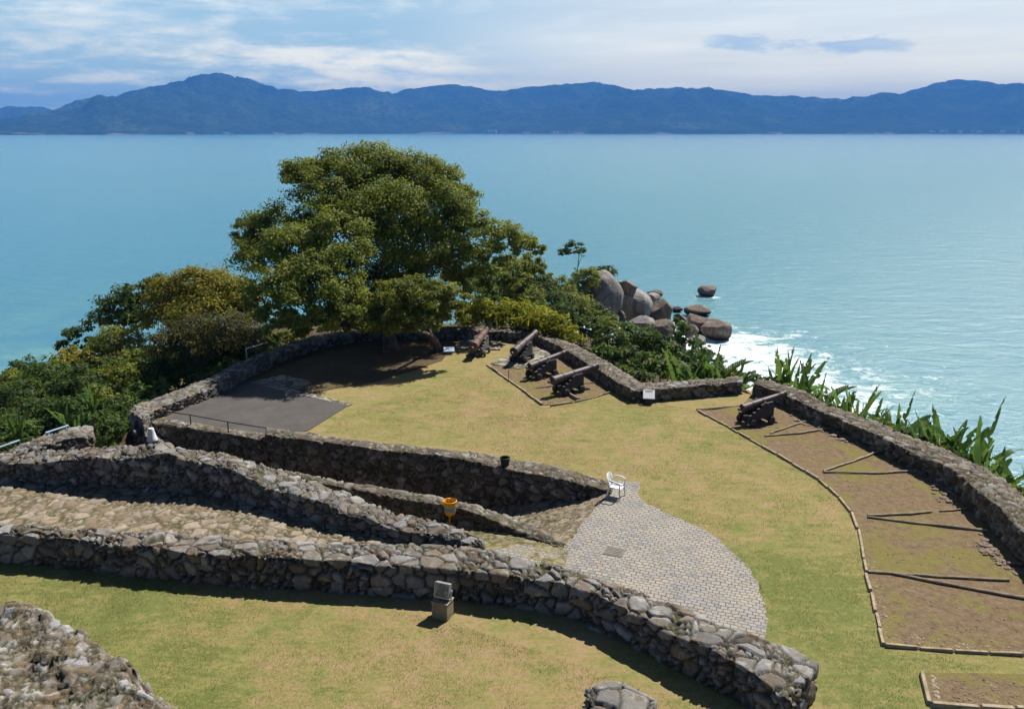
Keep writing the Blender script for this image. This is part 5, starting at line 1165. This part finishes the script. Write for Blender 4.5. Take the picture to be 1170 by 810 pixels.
# drain cover
c = P(702, 630, .014); b = MB(); b.box((0, 0, .006), (.62, .55, .012))
for i in range(5): b.box((0, -.2 + i * .1, .016), (.5, .03, .008))
o = b.build('drain_cover', mat_simple('drain_iron', (.20, .18, .15), .8, .3, 9), None); o.location = c; o.rotation_euler.z = R(-22); tag(o, 'square grey drain cover set in the cobbled yard', 'drain cover')
# information panels
def info(label, px, py, w, d, h, pm, bm, rz, tilt=35):
    r = empty('information_panel', P(px, py, 0), rz); tag(r, label, 'sign')
    b = MB(); b.box((0, 0, h / 2), (w * .62, d * .6, h), None, .92); b.build('plinth', bm, r, bevel=.015)
    M = Matrix.Translation((0, 0, h + .1)) @ Matrix.Rotation(R(tilt), 4, 'X')
    b = MB(); b.box((0, 0, 0), (w, d, .03), M); b.build('panel', pm, r, bevel=.005)
    b = MB(); b.box((0, d * .36, .017), (w * .7, d * .05, .004), M); b.box((0, d * .22, .017), (w * .5, d * .03, .004), M); b.build('heading_bars', M_BLACK, r)
info('white tilted information panel on a dark plinth at the wall corner', 741, 461, .55, .5, .36, M_WHITEP, M_TIMBER, R(-8), 40)
info('small pale blue information panel low in the shade under the low flat topped tree', 513, 404, .62, .42, .16, mat_simple('pale_blue_panel', (.42, .55, .72), .4, .1, 5), M_CONC, R(5), 25)
# white cone by the pier
c = P(174, 503, -.38); b = MB(); b.lathe([(.23, 0), (.235, .04), (.2, .12), (.13, .42), (.12, .52), (.1, .56), (.001, .57)], 22); o = b.build('cone_post', M_WHITEP, None, smooth=True); o.location = c; tag(o, 'white cone shaped post beside the broken stone pier', 'post')
# stake
c = P(581, 436, 0); b = MB(); b.tube([(0, 0, -.1), (.01, 0, .62)], [.02, .016], 6); o = b.build('stake', M_BLACK, None); o.location = c; tag(o, 'thin dark stake upright beside the four cannon platform', 'stake')
# black railing
def railing(label, top, posts, r_, mat, h, zf, name='railing'):
    a = [Vector(P(x, y, zf + h)) for x, y in top]; o0 = a[0].copy(); o0.z = zf
    root = empty(name, o0); tag(root, label, 'railing')
    b = MB(); b.tube([tuple(p - o0) for p in a], r_, 8); b.build('rail', mat, root, smooth=True)
    for x, y in posts:
        p = Vector(P(x, y, zf + h)) - o0; b = MB(); b.tube([(p.x, p.y, -.15), (p.x, p.y, p.z)], r_ * 1.15, 8); b.build('post', mat, root, smooth=True)
railing('thin black iron railing on the low wall at the asphalt yard', [(193, 470.5), (217, 474), (260, 482), (304, 489)], [(217, 474), (260, 482)], .022, M_BLACK, .48, .06)
railing('pale blue handrail at the left edge, lower of the two', [(-40, 519), (-5, 512.5), (22, 503)], [(-5, 512.5)], .035, M_BLUEPIPE, 1.0, 1.0, 'handrail')
railing('pale blue handrail at the left above the broken wall stub, upper of the two', [(52, 494.5), (78, 486)], [(55, 493.5), (75, 487)], .035, M_BLUEPIPE, 1.0, 1.0, 'handrail')
q0, q1 = Q(281, 398.5, 49), Q(305, 391.5, 51.5); b = MB(); b.tube([q0, q1], .05, 8)
g0 = [ (q0[0], q0[1], hz1(q0[0], q0[1]) - .2), q0]; g1 = [(q1[0], q1[1], hz1(q1[0], q1[1]) - .2), q1]
b.tube(g0, .04, 6); b.tube(g1, .04, 6); o = b.build('handrail', M_WHITEP, None, smooth=True); tag(o, 'white sloping handrail in the bushes beside the shaded parapet', 'railing')
# far shore: houses and boats
def house(px, Y, w, h, mats, label, group, z=4):
    q = Q(px, 152, Y); r = empty('house', (q[0], q[1], z), random.uniform(0, 3)); tag(r, label, 'house', group)
    b = MB(); b.box((0, 0, h / 2 - 3), (w, w * .7, h + 6)); b.build('walls', mats, r)
    b = MB(); M = Matrix(((0, 0, 1, -w * .53), (1, 0, 0, 0), (0, 1, 0, h), (0, 0, 0, 1))); b.prism([(-w * .42, 0), (w * .42, 0), (0, w * .28)], w * 1.06, M); b.build('roof', M_ROOF, r)
random.seed(5)
for i in range(9): house(112 + i * 2.4, 7330 + random.uniform(-60, 160), random.uniform(12, 26), random.uniform(7, 13), M_PLASTER, 'tiny pale house on the far shore below the left hill', 'houses on the far left shore', random.uniform(2, 22))
for i in range(14): house(random.uniform(1060, 1165), 7420 + random.uniform(-30, 60), random.uniform(14, 26), random.uniform(8, 15), M_PLASTER, 'tiny white house on the far shore at the far right', 'houses on the far right shore', 3)
for px in (559, 562, 566, 633, 637, 650): house(px, 7500 + random.uniform(-30, 60), random.uniform(14, 24), random.uniform(8, 14), M_PLASTER, 'tiny white house on the far shore below the middle hills', 'houses on the far middle shore', 3)
def boat(px, py, L, label):
    p = P(px, py, SEA); r = empty('boat', p, .2); tag(r, label, 'boat')
    b = MB(); b.prism([(-L / 2, -L * .12), (L * .3, -L * .12), (L / 2, 0), (L * .3, L * .12), (-L / 2, L * .12)], L * .14, Matrix.Translation((0, 0, -.5))); b.build('hull', M_WHITEP, r)
    b = MB(); b.box((-L * .05, 0, L * .2), (L * .4, L * .18, L * .16)); b.build('cabin', M_WHITEP, r)
boat(324, 154.2, 24, 'tiny white boat on the far water below the long left ridge')
boat(247, 154.4, 14, 'tiny white boat on the far water below the highest hill')
